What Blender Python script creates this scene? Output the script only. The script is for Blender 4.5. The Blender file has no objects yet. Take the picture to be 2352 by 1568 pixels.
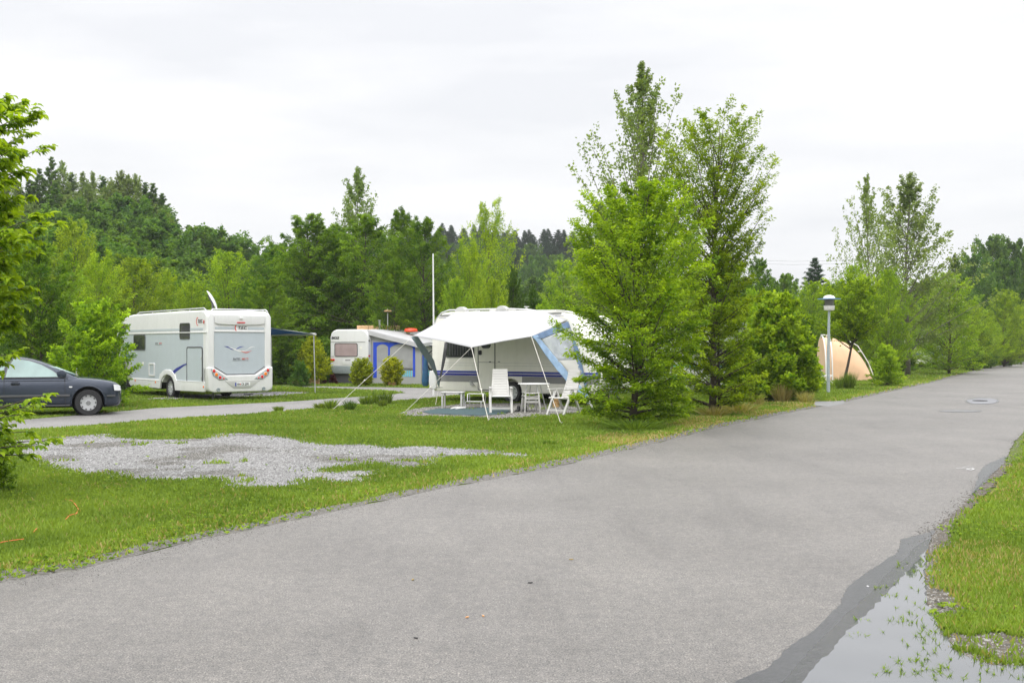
import bpy, bmesh, math, random
import numpy as np
from mathutils import Vector, Matrix
R = math.radians
rnd = random.Random(7)
S = bpy.context.scene
C = S.collection

# ------------------------------------------------------------------ camera
F, CX, HY, EYE = 2613.0, 1176.0, 797.0, 1.65        # focal length and horizon in a 2352 px wide picture
cam_d = bpy.data.cameras.new('camera'); cam = bpy.data.objects.new('camera', cam_d); C.objects.link(cam)
cam.location = (0, 0, EYE); cam.rotation_euler = (R(90), 0, 0)
cam_d.sensor_width = 36; cam_d.lens = F / 2352 * 36; cam_d.shift_y = 13.5 / 2352
cam_d.clip_start = .1; cam_d.clip_end = 3000
S.camera = cam
# ------------------------------------------------------------------ sky, sun, exposure
W = bpy.data.worlds.new('World'); S.world = W; W.use_nodes = True
nt = W.node_tree; nt.nodes.clear(); N = nt.nodes.new; L = nt.links.new
wo = N('ShaderNodeOutputWorld'); bg = N('ShaderNodeBackground'); L(bg.outputs[0], wo.inputs[0])
sky = N('ShaderNodeTexSky'); sky.sky_type = 'NISHITA'; sky.sun_disc = False
sky.sun_elevation = R(52); sky.sun_rotation = R(200); sky.dust_density = 3
tc = N('ShaderNodeTexCoord'); sp = N('ShaderNodeSeparateXYZ'); L(tc.outputs['Generated'], sp.inputs[0])
# overcast deck: brighter towards the zenith, soft grey cloud bands
ramp = N('ShaderNodeValToRGB'); L(sp.outputs[2], ramp.inputs[0])
e = ramp.color_ramp.elements
e[0].position = 0.0; e[0].color = (.90, .92, .95, 1)
e[1].position = .13; e[1].color = (1.06, 1.06, 1.065, 1)
for p, v in ((.04, .99), (.33, 1.12), (.48, 2.3), (1.0, 3.9)):
    q = e.new(p); q.color = (v, v, v * 1.015, 1)
mp = N('ShaderNodeMapping'); mp.inputs['Scale'].default_value = (1.0, 1.0, 5.0); L(tc.outputs['Generated'], mp.inputs[0])
nz = N('ShaderNodeTexNoise'); nz.inputs['Scale'].default_value = 2.6; nz.inputs['Detail'].default_value = 5; nz.inputs['Roughness'].default_value = .5
L(mp.outputs[0], nz.inputs[0])
cr = N('ShaderNodeValToRGB'); L(nz.outputs[0], cr.inputs[0])
cr.color_ramp.elements[0].position = .36; cr.color_ramp.elements[0].color = (.87, .88, .90, 1)
cr.color_ramp.elements[1].position = .56; cr.color_ramp.elements[1].color = (1, 1, 1, 1)
mul = N('ShaderNodeMix'); mul.data_type = 'RGBA'; mul.blend_type = 'MULTIPLY'; mul.inputs[0].default_value = 1
L(ramp.outputs[0], mul.inputs[6]); L(cr.outputs[0], mul.inputs[7])
sm = N('ShaderNodeMix'); sm.data_type = 'RGBA'; sm.blend_type = 'MULTIPLY'; sm.inputs[0].default_value = 1; sm.inputs[7].default_value = (.1, .1, .1, 1)
L(sky.outputs[0], sm.inputs[6])
mx = N('ShaderNodeMix'); mx.data_type = 'RGBA'; mx.inputs[0].default_value = .93
L(sm.outputs[2], mx.inputs[6]); L(mul.outputs[2], mx.inputs[7]); L(mx.outputs[2], bg.inputs[0]); bg.inputs[1].default_value = 1.0
sd = bpy.data.lights.new('sun', 'SUN'); sd.energy = 1.0; sd.angle = R(25); sd.color = (1, .97, .92)
sun = bpy.data.objects.new('sun', sd); C.objects.link(sun)
sun.rotation_euler = (R(38), 0, R(-20))
S.view_settings.view_transform = 'Standard'; S.view_settings.look = 'None'; S.view_settings.gamma = 1
S.view_settings.use_curve_mapping = False; S.view_settings.exposure = 0.0
cy = S.cycles; cy.max_bounces = 7; cy.diffuse_bounces = 4; cy.glossy_bounces = 3; cy.transmission_bounces = 5
cy.transparent_max_bounces = 12; cy.caustics_reflective = False; cy.caustics_refractive = False
cy.use_denoising = True; cy.denoising_prefilter = 'ACCURATE'; cy.denoising_input_passes = 'RGB_ALBEDO_NORMAL'

# ------------------------------------------------------------------ helpers
def G(x, y):                       # ground point seen at a pixel of the 2352 px picture
    Y = EYE * F / (y - HY); return ((x - CX) / F * Y, Y)
def PT(x, y, Y):                   # point at depth Y seen at a pixel
    return Vector(((x - CX) / F * Y, Y, EYE + (HY - y) / F * Y))

def tag(o, label=None, cat=None, group=None, kind=None):
    if label: o['label'] = label
    if cat: o['category'] = cat
    if group: o['group'] = group
    if kind: o['kind'] = kind
    return o
def empty(name, loc=(0, 0, 0), rz=0, **k):
    o = bpy.data.objects.new(name, None); C.objects.link(o); o.location = loc; o.rotation_euler = (0, 0, rz); o.empty_display_size = .2
    return tag(o, **k)
def npmesh(name, V, Fc, mat, smooth=False, attr=None):
    """V (n,3) array, Fc (m,k) array of equal-size faces"""
    me = bpy.data.meshes.new(name)
    V = np.ascontiguousarray(V, dtype=np.float32); Fc = np.ascontiguousarray(Fc, dtype=np.int32)
    m, k = Fc.shape
    me.vertices.add(len(V)); me.vertices.foreach_set('co', V.ravel())
    me.loops.add(m * k); me.loops.foreach_set('vertex_index', Fc.ravel())
    me.polygons.add(m); me.polygons.foreach_set('loop_start', np.arange(0, m * k, k, dtype=np.int32))
    if smooth: me.polygons.foreach_set('use_smooth', np.ones(m, bool))
    if attr is not None:
        a = me.attributes.new('tint', 'FLOAT', 'FACE'); a.data.foreach_set('value', np.ascontiguousarray(attr, dtype=np.float32))
    me.update(calc_edges=True)
    if mat: me.materials.append(mat)
    return me
def link(name, me, parent=None, loc=None):
    o = bpy.data.objects.new(name, me); C.objects.link(o)
    if parent: o.parent = parent
    if loc is not None: o.location = loc
    return o

class MB:
    def __init__(s): s.v = []; s.f = []
    def add(s, vs, fs):
        b = len(s.v); s.v += [tuple(p) for p in vs]; s.f += [tuple(b + i for i in f) for f in fs]; return s
    def box(s, c, d, M=None):
        x, y, z = d[0] / 2, d[1] / 2, d[2] / 2
        vs = [Vector((sx * x, sy * y, sz * z)) for sx in (-1, 1) for sy in (-1, 1) for sz in (-1, 1)]
        if M: vs = [M @ p for p in vs]
        vs = [p + Vector(c) for p in vs]
        return s.add(vs, [(0, 1, 3, 2), (4, 6, 7, 5), (0, 4, 5, 1), (2, 3, 7, 6), (0, 2, 6, 4), (1, 5, 7, 3)])
    def bar(s, a, b, w, h=None, up=(0, 0, 1)):     # rectangular bar a->b
        h = h or w; a, b = Vector(a), Vector(b); d = (b - a).normalized(); u = Vector(up)
        if abs(d.dot(u)) > .98: u = Vector((1, 0, 0))
        sx = d.cross(u).normalized(); sz = sx.cross(d).normalized()
        vs = [p + sx * i * w / 2 + sz * j * h / 2 for p in (a, b) for i, j in ((-1, -1), (1, -1), (1, 1), (-1, 1))]
        return s.add(vs, [(3, 2, 1, 0), (4, 5, 6, 7), (0, 1, 5, 4), (1, 2, 6, 5), (2, 3, 7, 6), (3, 0, 4, 7)])
    def tube(s, pts, r, n=8, cap=True):
        pts = [Vector(p) for p in pts]; m = len(pts)
        rs = r if hasattr(r, '__len__') else [r] * m
        b = len(s.v); ref = None
        for i, p in enumerate(pts):
            d = (pts[min(i + 1, m - 1)] - pts[max(i - 1, 0)])
            d = d.normalized() if d.length > 1e-9 else Vector((0, 0, 1))
            if ref is None or abs(ref.dot(d)) > .95: ref = Vector((1, 0, 0)) if abs(d.x) < .8 else Vector((0, 1, 0))
            u = (ref - d * ref.dot(d)).normalized(); w = d.cross(u); ref = u
            for k in range(n):
                a = 2 * math.pi * k / n; s.v.append(tuple(p + (u * math.cos(a) + w * math.sin(a)) * rs[i]))
        for i in range(m - 1):
            for k in range(n):
                k2 = (k + 1) % n; s.f.append((b + i * n + k, b + i * n + k2, b + (i + 1) * n + k2, b + (i + 1) * n + k))
        if cap: s.f.append(tuple(b + k for k in reversed(range(n)))); s.f.append(tuple(b + (m - 1) * n + k for k in range(n)))
        return s
    def lathe(s, prof, c=(0, 0, 0), axis='z', n=24, cap=True):   # prof: (r, h)
        b = len(s.v); c = Vector(c)
        for r, h in prof:
            for k in range(n):
                a = 2 * math.pi * k / n; x, y = r * math.cos(a), r * math.sin(a)
                p = {'z': (x, y, h), 'y': (x, h, -y), 'x': (h, x, y)}[axis]; s.v.append(tuple(c + Vector(p)))
        for i in range(len(prof) - 1):
            for k in range(n):
                k2 = (k + 1) % n; s.f.append((b + i * n + k, b + i * n + k2, b + (i + 1) * n + k2, b + (i + 1) * n + k))
        if cap: s.f.append(tuple(b + k for k in reversed(range(n)))); s.f.append(tuple(b + (len(prof) - 1) * n + k for k in range(n)))
        return s
    def prism(s, poly, y0, y1, plane='xz'):            # polygon extruded
        def q(a, b_, h): return {'xz': (a, h, b_), 'xy': (a, b_, h), 'yz': (h, a, b_)}[plane]
        n = len(poly); vs = [q(a, b_, y0) for a, b_ in poly] + [q(a, b_, y1) for a, b_ in poly]
        return s.add(vs, [tuple(range(n))[::-1], tuple(range(n, 2 * n))] + [(i, (i + 1) % n, n + (i + 1) % n, n + i) for i in range(n)])
    def ring(s, outer, inner, y0, y1, plane='xz'):     # frame between two loops with equal counts
        def q(a, b_, h): return {'xz': (a, h, b_), 'xy': (a, b_, h), 'yz': (h, a, b_)}[plane]
        n = len(outer); vs = [q(a, b_, h) for h in (y0, y1) for lp in (outer, inner) for a, b_ in lp]
        fs = []
        for i in range(n):
            j = (i + 1) % n
            fs += [(i, n + i, n + j, j), (2 * n + i, 2 * n + j, 3 * n + j, 3 * n + i), (i, j, 2 * n + j, 2 * n + i), (n + i, 3 * n + i, 3 * n + j, n + j)]
        return s.add(vs, fs)
    def build(s, name, mat, parent=None, smooth=False, bevel=0, seg=2, subsurf=0, label=None, loc=None, angle=35):
        me = bpy.data.meshes.new(name); me.from_pydata(s.v, [], s.f)
        bm = bmesh.new(); bm.from_mesh(me); bmesh.ops.recalc_face_normals(bm, faces=bm.faces)
        if bevel:
            es = [e for e in bm.edges if len(e.link_faces) == 2 and e.calc_face_angle(0) > R(30)]
            bmesh.ops.bevel(bm, geom=es, offset=bevel, segments=seg, profile=.6, affect='EDGES', clamp_overlap=True)
        if smooth or bevel:
            for f in bm.faces: f.smooth = True
            for e in bm.edges:
                if len(e.link_faces) == 2 and e.calc_face_angle(0) > R(angle): e.smooth = False
        bm.to_mesh(me); bm.free()
        if mat: me.materials.append(mat)
        o = link(name, me, parent, loc)
        if label: o['label'] = label
        if subsurf: m = o.modifiers.new('s', 'SUBSURF'); m.levels = m.render_levels = subsurf
        return o
def rrect(x0, z0, x1, z1, r, n=4):
    pts = []
    for cx, cz, a0 in ((x1 - r, z1 - r, 0), (x0 + r, z1 - r, 90), (x0 + r, z0 + r, 180), (x1 - r, z0 + r, 270)):
        for k in range(n + 1):
            a = R(a0 + 90 * k / n); pts.append((cx + r * math.cos(a), cz + r * math.sin(a)))
    return pts
def bake(o):                       # apply modifiers
    dg = bpy.context.evaluated_depsgraph_get(); me = bpy.data.meshes.new_from_object(o.evaluated_get(dg)); o.modifiers.clear(); o.data = me
def cut(o, cutter_mb):
    c = cutter_mb.build('cutter', None); c.parent = o.parent
    m = o.modifiers.new('b', 'BOOLEAN'); m.operation = 'DIFFERENCE'; m.object = c; m.solver = 'EXACT'
    bpy.context.view_layer.update(); bake(o); bpy.data.objects.remove(c)
def text(s, size, mat, parent, M, name='lettering', depth=.002, shear=0, bold=0, sx=1, center=True):
    cu = bpy.data.curves.new(name, 'FONT'); cu.body = s; cu.size = size; cu.extrude = depth; cu.shear = shear; cu.offset = bold
    if center: cu.align_x = 'CENTER'; cu.align_y = 'CENTER'
    t = bpy.data.objects.new(name, cu); C.objects.link(t); bpy.context.view_layer.update()
    me = bpy.data.meshes.new_from_object(t.evaluated_get(bpy.context.evaluated_depsgraph_get())); bpy.data.objects.remove(t)
    me.transform(M @ Matrix.Diagonal((sx, 1, 1, 1))); me.materials.clear(); me.materials.append(mat)
    return link(name, me, parent)

# ------------------------------------------------------------------ materials
def mat(name, col, rough=.5, metal=0, var=.06, scale=6, bump=0, bscale=60, col2=None, alpha=None, spec=.5, dirt=0):
    m = bpy.data.materials.new(name); m.use_nodes = True; n = m.node_tree; P = n.nodes['Principled BSDF']
    P.inputs['Roughness'].default_value = rough; P.inputs['Metallic'].default_value = metal; P.inputs['Specular IOR Level'].default_value = spec
    t = n.nodes.new('ShaderNodeTexCoord'); z = n.nodes.new('ShaderNodeTexNoise'); z.inputs['Scale'].default_value = scale; z.inputs['Detail'].default_value = 6
    n.links.new(t.outputs['Object'], z.inputs[0])
    r = n.nodes.new('ShaderNodeValToRGB'); r.color_ramp.elements[0].position = .3; r.color_ramp.elements[1].position = .7
    c2 = col2 or tuple(min(1, c * (1 + var)) for c in col); c1 = col if col2 else tuple(c * (1 - var) for c in col)
    r.color_ramp.elements[0].color = (*c1, 1); r.color_ramp.elements[1].color = (*c2, 1)
    n.links.new(z.outputs[0], r.inputs[0]); out = r.outputs[0]
    if dirt:
        z2 = n.nodes.new('ShaderNodeTexNoise'); z2.inputs['Scale'].default_value = 2.2; z2.inputs['Detail'].default_value = 8; z2.inputs['Roughness'].default_value = .65
        mp_ = n.nodes.new('ShaderNodeMapping'); mp_.inputs['Scale'].default_value = (2.5, 2.5, .5); n.links.new(t.outputs['Object'], mp_.inputs[0]); n.links.new(mp_.outputs[0], z2.inputs[0])
        rr = n.nodes.new('ShaderNodeMapRange'); rr.inputs[1].default_value = .45; rr.inputs[2].default_value = .8; rr.inputs[4].default_value = dirt; n.links.new(z2.outputs[0], rr.inputs[0])
        mi = n.nodes.new('ShaderNodeMix'); mi.data_type = 'RGBA'; mi.inputs[7].default_value = (.25, .25, .19, 1)
        n.links.new(rr.outputs[0], mi.inputs[0]); n.links.new(out, mi.inputs[6]); out = mi.outputs[2]
    n.links.new(out, P.inputs['Base Color'])
    if alpha is not None: P.inputs['Alpha'].default_value = alpha
    if bump:
        z3 = n.nodes.new('ShaderNodeTexNoise'); z3.inputs['Scale'].default_value = bscale; n.links.new(t.outputs['Object'], z3.inputs[0])
        b = n.nodes.new('ShaderNodeBump'); b.inputs['Strength'].default_value = bump; b.inputs['Distance'].default_value = .02
        n.links.new(z3.outputs[0], b.inputs['Height']); n.links.new(b.outputs[0], P.inputs['Normal'])
    return m
def translucent(m, col, f):
    n = m.node_tree; P = n.nodes['Principled BSDF']; T = n.nodes.new('ShaderNodeBsdfTranslucent'); T.inputs[0].default_value = (*col, 1)
    M = n.nodes.new('ShaderNodeMixShader'); M.inputs[0].default_value = f; n.links.new(P.outputs[0], M.inputs[1]); n.links.new(T.outputs[0], M.inputs[2]); n.links.new(M.outputs[0], n.nodes['Material Output'].inputs['Surface'])
def leafmat(name, dark, light, trans=.42, rough=.5):
    m = bpy.data.materials.new(name); m.use_nodes = True; n = m.node_tree; P = n.nodes['Principled BSDF']; out = n.nodes['Material Output']
    a = n.nodes.new('ShaderNodeAttribute'); a.attribute_name = 'tint'
    oi = n.nodes.new('ShaderNodeObjectInfo')
    r = n.nodes.new('ShaderNodeValToRGB'); r.color_ramp.elements[0].color = (*dark, 1); r.color_ramp.elements[1].color = (*light, 1)
    n.links.new(a.outputs['Fac'], r.inputs[0])
    hs = n.nodes.new('ShaderNodeHueSaturation'); mr = n.nodes.new('ShaderNodeMapRange'); mr.inputs[3].default_value = .92; mr.inputs[4].default_value = 1.18
    n.links.new(oi.outputs['Random'], mr.inputs[0]); n.links.new(mr.outputs[0], hs.inputs['Value'])
    mr2 = n.nodes.new('ShaderNodeMapRange'); mr2.inputs[3].default_value = .494; mr2.inputs[4].default_value = .512
    mm = n.nodes.new('ShaderNodeMath'); mm.operation = 'FRACT'; mm2 = n.nodes.new('ShaderNodeMath'); mm2.operation = 'MULTIPLY'; mm2.inputs[1].default_value = 7.31
    n.links.new(oi.outputs['Random'], mm2.inputs[0]); n.links.new(mm2.outputs[0], mm.inputs[0]); n.links.new(mm.outputs[0], mr2.inputs[0]); n.links.new(mr2.outputs[0], hs.inputs['Hue'])
    n.links.new(r.outputs[0], hs.inputs['Color'])
    n.links.new(hs.outputs[0], P.inputs['Base Color']); P.inputs['Roughness'].default_value = rough; P.inputs['Specular IOR Level'].default_value = .12
    T = n.nodes.new('ShaderNodeBsdfTranslucent'); M = n.nodes.new('ShaderNodeMixShader'); M.inputs[0].default_value = trans
    g = n.nodes.new('ShaderNodeMix'); g.data_type = 'RGBA'; g.blend_type = 'MULTIPLY'; g.inputs[0].default_value = 1; g.inputs[7].default_value = (1.6, 1.55, .5, 1)
    n.links.new(hs.outputs[0], g.inputs[6]); n.links.new(g.outputs[2], T.inputs[0])
    n.links.new(P.outputs[0], M.inputs[1]); n.links.new(T.outputs[0], M.inputs[2]); n.links.new(M.outputs[0], out.inputs['Surface'])
    return m
M_ = {}
M_['white'] = mat('white_paint', (.74, .74, .73), .28, var=.01, dirt=.12)
M_['rwhite'] = mat('roof_white', (.70, .70, .69), .35, var=.02, dirt=.15)
M_['silver'] = mat('silver_side_panel', (.46, .51, .545), .35, var=.02, dirt=.08)
M_['cream'] = mat('cream_caravan_wall', (.86, .84, .76), .4, var=.02, dirt=.12, bump=.05, bscale=40)
M_['grey'] = mat('grey_band', (.24, .24, .235), .5)
M_['lgrey'] = mat('light_grey_plastic', (.52, .52, .50), .5)
M_['dgrey'] = mat('dark_grey_plastic', (.08, .08, .085), .5)
M_['black'] = mat('black_rubber', (.018, .018, .019), .75, bump=.2)
M_['under'] = mat('underbody', (.02, .02, .02), .9)
M_['navy'] = mat('navy_stripe', (.020, .028, .26), .4)
M_['navy2'] = mat('blue_stripe', (.035, .055, .32), .4)
M_['blue'] = mat('royal_blue_cloth', (.02, .07, .55), .8)
M_['turq'] = mat('turquoise_cloth', (.12, .55, .72), .8)
M_['red'] = mat('red_lens', (.60, .02, .02), .15)
M_['orange'] = mat('orange_lens', (.85, .22, .02), .15)
M_['logo'] = mat('red_print', (.65, .07, .04), .5)
M_['ink'] = mat('black_print', (.03, .03, .03), .5)
M_['glass'] = mat('dark_window', (.035, .036, .04), .06, spec=.8)
M_['pinkglass'] = mat('window_with_pinkish_blind', (.40, .31, .31), .12, scale=3, var=.12)
M_['carglass'] = mat('car_glass', (.22, .32, .30), .03, spec=1.0, scale=1.5, var=.3)
M_['curtain'] = mat('net_curtain', (.06, .06, .065), .9, scale=30, var=.3)
M_['alu'] = mat('aluminium', (.62, .62, .62), .35, .7)
M_['steel'] = mat('galvanised_steel', (.36, .41, .43), .5, .3, var=.12, scale=20)
M_['wheel'] = mat('wheel_cover', (.50, .51, .52), .35, .4)
M_['car'] = mat('dark_blue_grey_car_paint', (.034, .044, .066), .18, .3, var=.04, spec=.7)
M_['resin'] = mat('white_resin', (.52, .51, .485), .45, var=.03)
M_['canopy'] = mat('white_canopy_cloth', (.60, .60, .61), .75, var=.04, scale=2, bump=.5, bscale=3.0); translucent(M_['canopy'], (.5, .5, .5), .32)
M_['bluecloth'] = mat('blue_grey_cloth', (.13, .20, .33), .75, var=.2, scale=5, bump=.3, bscale=8)
M_['palecloth'] = mat('pale_blue_cloth', (.24, .35, .50), .75, var=.25, scale=5, bump=.4, bscale=9)
M_['tealcloth'] = mat('grey_green_strap_cloth', (.30, .38, .43), .8, var=.1)
M_['navycloth'] = mat('dark_blue_awning_cloth', (.04, .12, .25), .8, var=.1); translucent(M_['navycloth'], (.03, .16, .34), .4)
M_['foil'] = mat('grey_foil', (.33, .33, .33), .35, var=.12, scale=3, bump=.4, bscale=3)
M_['greycloth'] = mat('grey_awning_cloth', (.36, .36, .35), .85, var=.06, scale=2, bump=.3, bscale=3)
M_['greyroof'] = mat('pale_grey_awning_roof', (.38, .38, .38), .7, var=.06, scale=3, bump=.3, bscale=4)
M_['wood'] = mat('pale_wood', (.62, .40, .22), .75, var=.12, scale=8)
M_['wood2'] = mat('orange_wood', (.72, .38, .10), .75, var=.12, scale=8)
M_['log'] = mat('log_wood', (.42, .26, .11), .85, scale=14, var=.5)
M_['redp'] = mat('red_plastic', (.78, .07, .02), .4)
M_['carpet'] = mat('blue_green_mat', (.03, .062, .066), .95, var=.25, scale=12, bump=.3)
M_['bag'] = mat('blue_bag', (.02, .09, .19), .4, var=.3, scale=9, bump=.5, bscale=6)
M_['rope'] = mat('rope', (.52, .50, .44), .8)
M_['tent'] = mat('peach_tent_cloth', (.68, .44, .27), .85, var=.05, scale=3, bump=.6, bscale=3)
M_['tentl'] = mat('pale_tent_cloth', (.66, .45, .30), .85, var=.05, scale=3, bump=.4, bscale=3)
M_['bark'] = mat('bark', (.07, .055, .04), .9, var=.4, scale=14, bump=.6, bscale=30)
M_['bbark'] = mat('pale_bark', (.16, .145, .12), .9, var=.4, scale=8, bump=.4, bscale=30)
M_['lampblue'] = mat('lamp_brim_blue', (.14, .27, .50), .4)
M_['lampcup'] = mat('lamp_diffuser', (.66, .64, .62), .35)
M_['clear'] = mat('clear_plastic_sheet', (.62, .66, .70), .12, alpha=.42, var=.15, scale=5, bump=.8, bscale=5)
M_['plate'] = mat('plate_white', (.75, .76, .76), .4)
M_['orangestr'] = mat('orange_string', (.75, .16, .05), .7)
M_['cone'] = mat('concrete', (.19, .19, .185), .85, var=.12, scale=5, bump=.2)
M_['iron'] = mat('cast_iron', (.02, .018, .015), .95, bump=.4, spec=.05)
M_['roadpaint'] = mat('white_road_paint', (.50, .50, .49), .7)
M_['deadleaf'] = mat('fallen_leaf', (.30, .22, .08), .8)
M_['orangebit'] = mat('orange_litter', (.60, .30, .12), .8)
LM = {}
LM['horn'] = leafmat('hornbeam_leaves', (.070, .150, .010), (.370, .490, .024))
LM['hornfar'] = leafmat('hornbeam_leaves_deep', (.038, .098, .010), (.200, .315, .020))
LM['bright'] = leafmat('bright_young_leaves', (.095, .195, .012), (.410, .530, .030))
LM['dark'] = leafmat('dark_leaves', (.028, .070, .012), (.120, .200, .022))
LM['birch'] = leafmat('birch_leaves', (.100, .155, .050), (.260, .335, .095))
LM['wood'] = leafmat('woodland_leaves', (.036, .092, .020), (.155, .255, .038))
LM['spruce'] = leafmat('spruce_needles', (.020, .062, .020), (.065, .140, .042), .15)
LM['thuja'] = leafmat('golden_thuja', (.10, .15, .010), (.54, .56, .022), .3)
LM['barberry'] = leafmat('barberry', (.045, .012, .010), (.16, .035, .028), .2)
LM['grass'] = leafmat('grass_blades', (.055, .102, .014), (.235, .312, .046), .3, .6)
LM['dry'] = leafmat('dry_grass', (.20, .18, .06), (.42, .35, .15), .3, .7)
# ------------------------------------------------------------------ terrain
def sst(a, b, x):
    t = np.clip((x - a) / (b - a), 0, 1); return t * t * (3 - 2 * t)
def hT(X, Y):
    X = np.asarray(X, float); Y = np.asarray(Y, float)
    left = 9.0 * sst(68, 125, Y) * sst(-16, -44, X) * (1 - .5 * sst(150, 240, Y))
    far = 20 * sst(150, 275, Y) * sst(-75, -25, X) * (1 - sst(28, 66, X))
    right = 5 * sst(110, 200, Y) * sst(60, 110, X)
    und = .05 * np.sin(X * .31 + 1) * np.sin(Y * .23) * sst(60, 80, Y) * sst(-5, -25, X)
    return np.maximum(left, far) + right + und
gx = np.concatenate([np.linspace(-420, -160, 8), np.linspace(-150, 150, 101), np.linspace(160, 420, 8)])
gy = np.concatenate([np.linspace(-60, -30, 4), np.linspace(-20, 320, 137), np.linspace(340, 520, 8)])
XX, YY = np.meshgrid(gx, gy); ZZ = hT(XX, YY)
idx = np.arange(XX.size).reshape(XX.shape)
Fq = np.stack([idx[:-1, :-1], idx[:-1, 1:], idx[1:, 1:], idx[1:, :-1]], -1).reshape(-1, 4)
gm = bpy.data.materials.new('meadow_ground'); gm.use_nodes = True; n = gm.node_tree; P = n.nodes['Principled BSDF']; P.inputs['Roughness'].default_value = .95; P.inputs['Specular IOR Level'].default_value = .1
t = n.nodes.new('ShaderNodeTexCoord')
def gnoise(n, t, sc, det=5, rough=.6):
    z = n.nodes.new('ShaderNodeTexNoise'); z.inputs['Scale'].default_value = sc; z.inputs['Detail'].default_value = det; z.inputs['Roughness'].default_value = rough
    n.links.new(t.outputs['Object'], z.inputs[0]); return z
def gramp(n, src, stops):
    r = n.nodes.new('ShaderNodeValToRGB'); els = r.color_ramp.elements
    els[0].position, els[0].color = stops[0][0], (*stops[0][1], 1); els[1].position, els[1].color = stops[-1][0], (*stops[-1][1], 1)
    for p, c in stops[1:-1]: q = els.new(p); q.color = (*c, 1)
    n.links.new(src, r.inputs[0]); return r
z1 = gnoise(n, t, .45); r1 = gramp(n, z1.outputs[0], [(.3, (.062, .105, .014)), (.5, (.100, .150, .020)), (.7, (.150, .185, .032))])
z2 = gnoise(n, t, 14, 6, .7); r2 = gramp(n, z2.outputs[0], [(.38, (.045, .048, .020)), (.62, (.14, .17, .03))])
mi = n.nodes.new('ShaderNodeMix'); mi.data_type = 'RGBA'; mi.inputs[0].default_value = .5
n.links.new(r1.outputs[0], mi.inputs[6]); n.links.new(r2.outputs[0], mi.inputs[7]); n.links.new(mi.outputs[2], P.inputs['Base Color'])
b = n.nodes.new('ShaderNodeBump'); b.inputs['Distance'].default_value = .04; b.inputs['Strength'].default_value = .8; n.links.new(z2.outputs[0], b.inputs['Height']); n.links.new(b.outputs[0], P.inputs['Normal'])
tag(link('ground', npmesh('ground', np.stack([XX, YY, ZZ], -1).reshape(-1, 3), Fq, gm, True)), kind='structure')

# ------------------------------------------------------------------ outlines (measured from the picture, kept as ground points)
def densify(pts, step, amp, seed, closed=True):
    r = np.random.RandomState(seed); out = []
    m = len(pts)
    for i in range(m if closed else m - 1):
        a, b_ = np.array(pts[i], float), np.array(pts[(i + 1) % m], float); d = np.linalg.norm(b_ - a); k = max(1, min(400, int(d / step)))
        nrm = np.array([-(b_ - a)[1], (b_ - a)[0]]) / max(d, 1e-6)
        for j in range(k):
            p = a + (b_ - a) * j / k; out.append(tuple(p + nrm * amp * r.randn() * (1 if j else .5)))
    if not closed: out.append(tuple(pts[-1]))
    return out
left_px = [(0, 1340), (194, 1307), (459, 1242), (702, 1191), (972, 1132), (1270, 1075), (1468, 1028), (1666, 979), (1780, 955), (1893, 932), (1930, 925.6), (2046, 899), (2162, 873), (2278, 843.5), (2352, 831)]
road_left = [(-13.5, -12), (-8.2, -1)] + [G(*p) for p in left_px] + [(80, 178), (150, 320)]
right_px = [(2352, 991), (2323, 1025), (2311, 1056), (2273, 1094), (2239, 1132), (2216, 1163), (2147, 1217), (2124, 1259), (2112, 1305), (2118, 1389), (2080, 1446), (2147, 1504), (2224, 1538), (2352, 1550)]
road_right = [(158, 318), (86, 174), (44, 90), (26, 53), (15.4, 32.3)] + [G(*p) for p in right_px] + [(4.2, 4.9), (5.2, 4.2), (3.0, -2), (-2, -12)]
def flat(name, pts, z, m, seed=0, step=.25, amp=.02, kind='structure', **k):
    pts = densify(pts, step, amp, seed) if amp else pts
    me = bpy.data.meshes.new(name); bm = bmesh.new(); vs = [bm.verts.new((x, y, z)) for x, y in pts]; f = bm.faces.new(vs)
    bm.normal_update(); bm.faces.ensure_lookup_table()
    if bm.faces[0].normal.z < 0: bmesh.ops.reverse_faces(bm, faces=bm.faces)
    bmesh.ops.triangulate(bm, faces=bm.faces); bm.to_mesh(me); bm.free(); me.materials.append(m)
    o = link(name, me); tag(o, kind=kind, **k); return o, pts

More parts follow.
